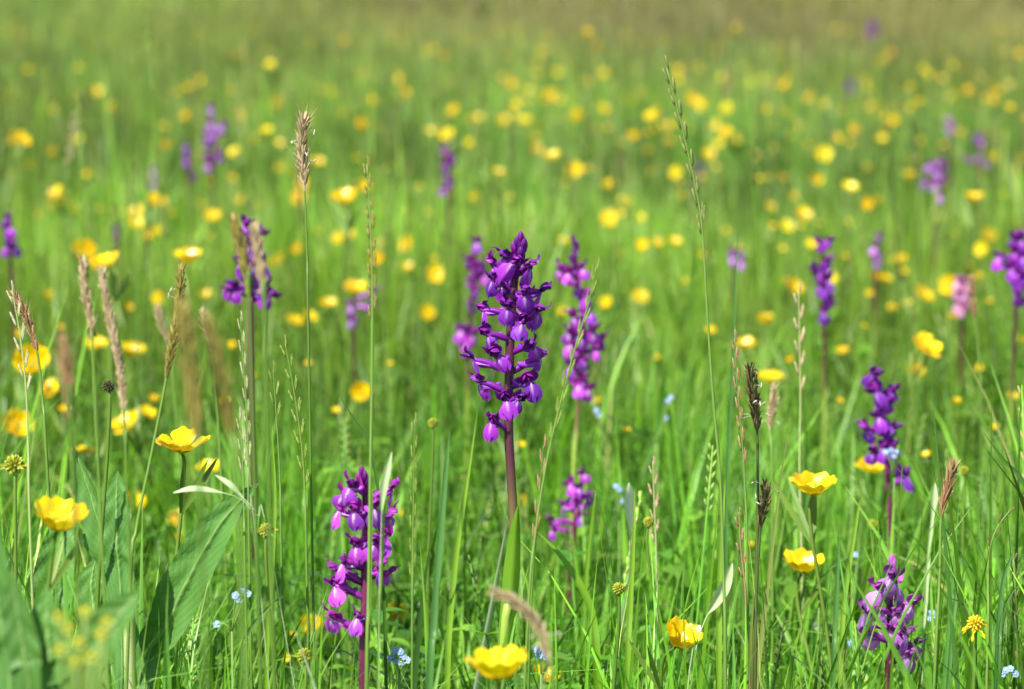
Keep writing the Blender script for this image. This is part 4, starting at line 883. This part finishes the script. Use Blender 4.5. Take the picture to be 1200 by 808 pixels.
strap('small whitish sheathed shoot between the pale stalk and the low magenta orchid', [(737, 566), (738, 590), (739, 640), (740, 740)], 1.6, 5.5, 'pale_blade', prof=SH, fold=0.8, name='grass_sheath')

# ------------------------------------------------------------------ broad dock leaves at the lower left
base = P(150, 790, 1.42); base = Vector((base.x, base.y, 0))
dock = thing('broad_leaved_plant', base, 'tall plant of broad crinkled green leaves at the lower left corner', 'plant', 'broad-leaved plants at the lower left')
dock2b = P(60, 808, 1.12); dock2b = Vector((dock2b.x, dock2b.y, 0))
dock2 = thing('broad_leaved_plant', dock2b, 'blurred broad dark leaves close to the lens in the bottom left corner', 'plant', 'broad-leaved plants at the lower left')
def dleaf(t, b, pts, d, w_mm, m='broad', twist=0.0, d2=None, cup=0.35, prof=None, face=Vector((-0.35, -1, 0.5)), lab=None):
    w = [P(x, y, d+((d2 or d)-d)*i/(len(pts)-1)) for i, (x, y) in enumerate(pts)]
    w = w+[Vector((b.x*0.6+w[-1].x*0.4, b.y, max(0.0, w[-1].z-0.10))), Vector((b.x, b.y, 0.0))]
    w = [p-b for p in reversed(w)]
    pr = prof or (lambda t: lerpl([0, .25, .42, .6, .8, .92, 1], [0.10, .14, .75, 1, .78, .42, 0.02], t))
    mb = MB(); leaf_sheet(mb, w, pr, w_mm*mm*0.5, cup=cup, nu=110, nv=18, twist=twist, ripple=0.07, face=face, vein=0.24)
    o = link('leaf', mb.mesh('leaf', M[m]), t)
    if lab: o['label'] = lab
dleaf(dock, base, [(303, 566), (262, 610), (226, 670), (196, 735), (170, 800)], 1.45, 23, twist=0.25, d2=1.47, lab='largest lit leaf leaning right')
dleaf(dock, base, [(86, 522), (104, 570), (122, 630), (140, 700)], 1.45, 16, cup=0.7, twist=-0.4)
dleaf(dock, base, [(138, 552), (137, 590), (138, 640), (142, 705)], 1.44, 18, cup=0.15, lab='upright crinkled leaf')
dleaf(dock, base, [(82, 600), (70, 640), (62, 690), (66, 760)], 1.44, 20, twist=0.5)
dleaf(dock, base, [(112, 655), (108, 690), (118, 740), (135, 790)], 1.5, 22)
dleaf(dock, base, [(205, 700), (190, 735), (170, 770), (160, 800)], 1.48, 13)
mb = MB(); mb.tube([p-base for p in crom([base, P(152, 760, 1.42), P(150, 700, 1.42)], 8)], 0.0028, n=8); link('stem', mb.mesh('stem', M['stalk_pale']), dock)
dleaf(dock2, dock2b, [(14, 672), (22, 720), (30, 770), (36, 820)], 1.12, 15, m='broad_dark')
dleaf(dock2, dock2b, [(164, 694), (142, 722), (118, 760), (104, 820)], 1.12, 18, m='broad_dark', cup=0.6)
dleaf(dock2, dock2b, [(-6, 600), (-4, 680), (4, 740), (14, 820)], 1.15, 18, m='broad')
dleaf(dock2, dock2b, [(56, 690), (56, 730), (60, 770), (64, 820)], 1.16, 20, m='broad')
# the pale yellowish flower cluster, very blurred
pb = P(95, 830, 1.0); pb = Vector((pb.x, pb.y, 0))
fc = thing('flower_cluster', pb, 'blurred yellowish cluster of small flowers in front of the dark corner leaves', 'wildflower')
mb = MB(); hd = []
for (x, y) in ((100, 716), (80, 735), (118, 742), (92, 752), (68, 722), (106, 768), (125, 728), (88, 775), (70, 760)):
    p = P(x, y, 1.0)-pb; hd.append(p); mb.tube(crom([Vector((0, 0, 0)), Vector((p.x*0.4, 0, p.z*0.7)), p], 7), 0.0007, n=5)
link('stem', mb.mesh('stem', M['bstem']), fc)
for p in hd:
    mb = MB()
    for k in range(6):
        a = k*1.047; dv = Vector((math.cos(a), -0.3, math.sin(a)))
        leaf_sheet(mb, [p, p+dv*0.0015, p+dv*0.0028], lambda t: math.sin(math.pi*(0.15+0.85*t)), 0.0008, nu=4, nv=2)
    mb.blob(p, 0.0013, 0.0013, 0.0013)
    link('flower', mb.mesh('flower', M['yellow_green']), fc)

# ------------------------------------------------------------------ small flowers, buds and fruits
def fmn(label, spots, d, foot):
    b = P(foot[0], foot[1], d); b = Vector((b.x, b.y, 0)); t = thing('forget_me_not', b, label, 'forget-me-not', 'pale blue forget-me-nots')
    mb = MB(); hub = P(foot[0], foot[1], d)-b
    mb.tube([Vector((0, 0, 0)), hub*0.5, hub], 0.0007, n=5)
    for (x, y) in spots: mb.tube(crom([hub, hub.lerp(P(x, y, d)-b, 0.5)+Vector((0, 0, 0.002)), P(x, y, d)-b], 5), 0.0004, n=4)
    link('stem', mb.mesh('stem', M['stalk_green']), t)
    for (x, y) in spots:
        p = P(x, y, d)-b; mb = MB(); ax = Vector((R.uniform(-.4, .4), -0.8, R.uniform(0.2, 0.9))).normalized(); u = ax.orthogonal().normalized()
        for k in range(5):
            dv = Matrix.Rotation(k*1.2566, 3, ax) @ u
            leaf_sheet(mb, [p, p+dv*0.0013+ax*0.0001, p+dv*0.0019], lambda t: math.sin(math.pi*(0.1+0.8*t))**0.6, 0.00085, face=ax, nu=4, nv=2)
        mb.blob(p+ax*0.0003, 0.0005, 0.0005, 0.0004, mi=1, nu=3, nv=5)
        link('flower', mb.mesh('flower', [M['fmn'], M['fmneye']]), t)
fmn('pale blue forget-me-not cluster at the bottom right of the front orchid', [(462, 767), (469, 764), (473, 770), (465, 774), (458, 772), (470, 776), (477, 774), (463, 762)], 1.44, (468, 790))
fmn('pale blue forget-me-nots left of the front orchid above the slender arching blade', [(286, 691), (290, 696), (276, 698), (280, 703), (254, 732)], 1.42, (272, 740))
fmn('bluish flower cluster behind the large bottom buttercup', [(630, 762), (636, 765), (640, 770), (632, 768)], 1.45, (634, 790))
fmn('forget-me-nots above the buttercup of the right-hand dark orchid', [(1038, 530), (1044, 528), (1052, 530), (1047, 535)], 1.8, (1048, 560))
fmn('tiny blue flowers in the bottom right corner', [(1178, 786), (1184, 784), (1190, 790), (1175, 790)], 1.5, (1184, 805))
fmn('blue blurred flowers right of the rear orchid', [(783, 470), (786, 466), (780, 490), (702, 486), (699, 481)], 2.1, (770, 520))
fmn('tiny blue flowers left of the low lilac orchid', [(1000, 756), (1004, 758), (997, 754), (1008, 757)], 1.66, (1003, 785))
fmn('tiny blue flowers right of the low lilac orchid', [(1092, 718), (1096, 722), (1090, 725)], 1.66, (1094, 750))
fmn('faint blue flowers high left of the pale sheathed shoot', [(722, 570), (728, 588), (726, 574)], 1.9, (726, 610))
fmn('faint blue flowers in the grass left of the lower dark head', [(948, 620), (951, 624), (1002, 650)], 1.7, (960, 680))
def fruit(label, px, py, w, d, kind='round', stemfoot=None):
    p = P(px, py, d); b = Vector((p.x+R.uniform(-.008, .008), p.y+0.01, 0)); t = thing('buttercup_fruit', b, label, 'buttercup bud', 'green buttercup buds and fruits')
    sm, _ = stem_mb(Vector((0, 0, 0)), p-b, Vector((0, 0, 1)), 0.0011, 0.0007); link('stem', sm.mesh('stem', M['bstem']), t)
    mb = MB(); r = w/FPX*d/2; c = p-b
    for i in range(46):
        z = 1-2*(i+0.5)/46; a = i*2.39996; s_ = math.sqrt(1-z*z); v = Vector((s_*math.cos(a), s_*math.sin(a), z))
        mb.blob(c+v*r*0.72, r*0.2, r*0.2, r*(0.34 if kind == 'round' else 0.5), axis=(v+Vector((0, 0, 0.25))).normalized(), nu=3, nv=4)
    link('fruit', mb.mesh('fruit', M['yellow_green' if kind != 'green' else 'seed'], smooth=False), t)
    if kind == 'spiky':
        mb = MB()
        for k in range(7):
            a = k*0.9; dv = Vector((math.cos(a), math.sin(a)*0.8, R.uniform(-0.25, 0.2)))
            leaf_sheet(mb, [c, c+dv*r*1.1, c+dv*r*1.9-Vector((0, 0, r*0.2))], lambda t: math.sin(math.pi*(0.1+0.9*t)), r*0.22, nu=4, nv=2)
        link('sepals', mb.mesh('sepals', M['sepal']), t)
    return t
fruit('knobbly yellow-green fruit ball right of the folded broad blade', 725, 690, 15, 1.45)
fruit('spiky green fruit at the left edge under a buttercup', 17, 545, 22, 1.42, 'spiky')
fruit('deep green bud on a thin stem left of the loose petalled buttercup', 127, 453, 14, 1.42, 'green')
fruit('small yellow fruit below the shaded buttercup beside the front orchid', 357, 769, 17, 1.42, 'spiky')
fruit('greenish fruit on a dark stem between the dock leaf and the front orchid', 312, 622, 16, 1.42, 'spiky')
fruit('round yellowish bud left of the central stem at mid height', 507, 496, 12, 1.7)
fruit('small blurred bud above the fruit ball', 760, 612, 13, 1.65)
fruit('blurred bud left of the rust-brown seed head', 1130, 552, 12, 1.75)
fruit('blurred round bud beneath the blurred buttercups above the lilac orchid', 1023, 615, 13, 1.8)
# withered buttercup
p = P(1143, 731, 1.42); b = Vector((p.x+0.004, p.y+0.01, 0)); wb = thing('withered_buttercup', b, 'withered buttercup with drooping ragged petals at the lower right', 'buttercup')
sm, _ = stem_mb(Vector((0, 0, 0)), p-b, Vector((0, 0, 1))); link('stem', sm.mesh('stem', M['bstem']), wb)
hm = T(p-b) @ Matrix.Scale(0.85, 4)
hd = link('fruit_head', (lambda mb: ([mb.blob(Vector((math.sqrt(1-z*z)*math.cos(i*2.4), math.sqrt(1-z*z)*math.sin(i*2.4), z))*0.0034, 0.0008, 0.0008, 0.0017, axis=Vector((math.sqrt(1-z*z)*math.cos(i*2.4), math.sqrt(1-z*z)*math.sin(i*2.4), z)), nu=3, nv=4) for i, z in ((i, 1-2*(i+.5)/50) for i in range(50))], mb.mesh('fruit_head', M['stamen'], smooth=False))[1])(MB()), wb, hm)
for k, (a, zz) in enumerate(((0.2, 0.2), (3.3, -0.2), (4.4, -0.9), (5.4, -0.7), (1.6, 0.6), (2.6, -0.5))):
    mb = MB(); dv = Vector((math.cos(a), math.sin(a)*0.6, zz))
    leaf_sheet(mb, [Vector((0, 0, 0)), dv*0.004, dv*0.0075+Vector((0, 0, -0.0025))], lambda t: math.sin(math.pi*(0.1+0.85*t))**0.6*(0.6+0.4*math.sin(t*17)), 0.0012, nu=6, nv=3, cup=0.8, twist=R.uniform(-1, 1))
    link('petal', mb.mesh('petal', M['petal']), hd)
# ------------------------------------------------------------------ the grass itself, trimmed round the flowers
def near_scale(p, lo=0.8, hi=1.15):
    n = len(p); s = NP.uniform(lo, hi, n); z = s*np.interp(p[:, 1], [0.3, 0.8, 1.25, 1.6], [0.42, 0.62, 0.95, 1.02])
    z *= 1+0.12*lowfreq(p[:, 0], p[:, 1], 7.0, 2.0)
    return np.c_[s, s, z]
def trim(p, sc, hgt=0.26):
    """grass grows lower where the photograph shows a flower standing clear of it"""
    x, y = p[:, 0], p[:, 1]; z = sc[:, 2].copy()
    for (tx, ty, tz, hw, pr) in TG:
        m = (y < ty-0.02) & (np.abs(x-tx*y/ty) < 0.022+hw) & (NP.rand(len(x)) < pr)
        lim = (H-(H-tz)*y/ty-0.012)/hgt
        z = np.where(m, np.minimum(z, np.maximum(lim, 0.3)), z)
    return np.c_[sc[:, 0], sc[:, 1], z]
p = field(2500, 0.25, 4.2, 0.9)
scatter('meadow_grass', fine, [M['blade'], M['seed']], p, rots(len(p)), trim(p, near_scale(p)), tints(p), 'dense fresh green meadow grass between the orchids and buttercups', 'grass')
p = field(1100, 0.3, 4.2, 0.9)
scatter('broad_bladed_grass', broad, [M['blade'], M['seed']], p, rots(len(p)), trim(p, near_scale(p)), tints(p), 'broader green grass blades standing among the fine meadow grass', 'grass')
p = field(620, 1.45, 4.6, 0.9)
scatter('flowering_grass', headed, [M['blade'], M['seed']], p, rots(len(p)), trim(p, near_scale(p), 0.33), tints(p), 'thin flowering grass stems scattered through the near meadow', 'grass')
p = field(1500, 0.3, 3.6, 0.9); s = NP.uniform(0.7, 1.25, len(p))
scatter('leafy_undergrowth', [cover_tuft() for _ in range(6)], [M['cover']], p, rots(len(p)), np.c_[s, s, s], np.c_[np.zeros(len(p)), NP.rand(len(p))*.2, NP.rand(len(p))], 'low clover-like leaves forming the dark green undergrowth', 'ground cover')
def stemtuft():
    mb = MB()
    for _ in range(2):
        h = R.uniform(0.24, 0.36); az = R.random()*6.28; ln = R.uniform(0, 0.10); bx, by = R.uniform(-.05, .05), R.uniform(-.05, .05)
        pt = [Vector((bx+math.cos(az)*h*ln*t**2, by+math.sin(az)*h*ln*t**2, h*t)) for t in np.linspace(0, 1, 6)]
        mb.tube(pt, 0.0008, n=4, rnd=R.uniform(0.3, 0.9)); rn = R.random(); L0 = R.uniform(0.02, 0.05)
        for i in range(7):
            c = pt[-1].lerp(pt[-1]-Vector((0, 0, L0)), i/7); mb.blob(c+Vector((R.uniform(-1, 1), R.uniform(-1, 1), 0))*0.0012, 0.0013, 0.0013, 0.004, nu=3, nv=4, rnd=rn, mi=1)
    return mb
p = field(950, 2.3, 12, 1.1); s = NP.uniform(0.8, 1.15, len(p)); tt = tints(p); tt[:, 0] = np.clip(tt[:, 0]+NP.rand(len(p))**2*0.6, 0, 0.9)
scatter('seeding_grass_stems', [stemtuft() for _ in range(8)], [M['blade'], M['seed']], p, rots(len(p)), np.c_[s, s, s], tt, 'scattered brownish seeding grass stems of the middle and far meadow', 'grass')
p = field(9000, 4.0, 15, 1.2); s = NP.uniform(0.7, 1.1, len(p))
p2 = field(16000, 14.5, 60, 3.0); s2 = NP.uniform(1.0, 1.6, len(p2))
pa = np.r_[p, p2]; sa = np.r_[trim(p, np.c_[s*1.2, s*1.2, s], 0.28), np.c_[s2*2.2, s2*2.2, s2]]
scatter('distant_grass', farT, [M['blade'], M['seed']], pa, rots(len(pa)), sa, tints(pa), 'hazy green and brownish grass of the far meadow', 'grass')

p = field(850, 4.6, 12, 1.0); keep = (NP.rand(len(p)) < 0.45+0.6*lowfreq(p[:, 0], p[:, 1], 1.3, 0.6)); p = p[keep]; s = NP.uniform(0.72, 1.02, len(p))
scatter('far_buttercups', WHMB, [M['bstem'], M['petal'], M['stamen']], p, np.c_[np.zeros(len(p)), np.zeros(len(p)), NP.uniform(-.8, .8, len(p))], np.c_[s*0.85, s*0.85, s], np.zeros((len(p), 3)), 'uncountable yellow specks of buttercups in the farthest meadow', 'buttercups')
print('objects', len(bpy.data.objects))
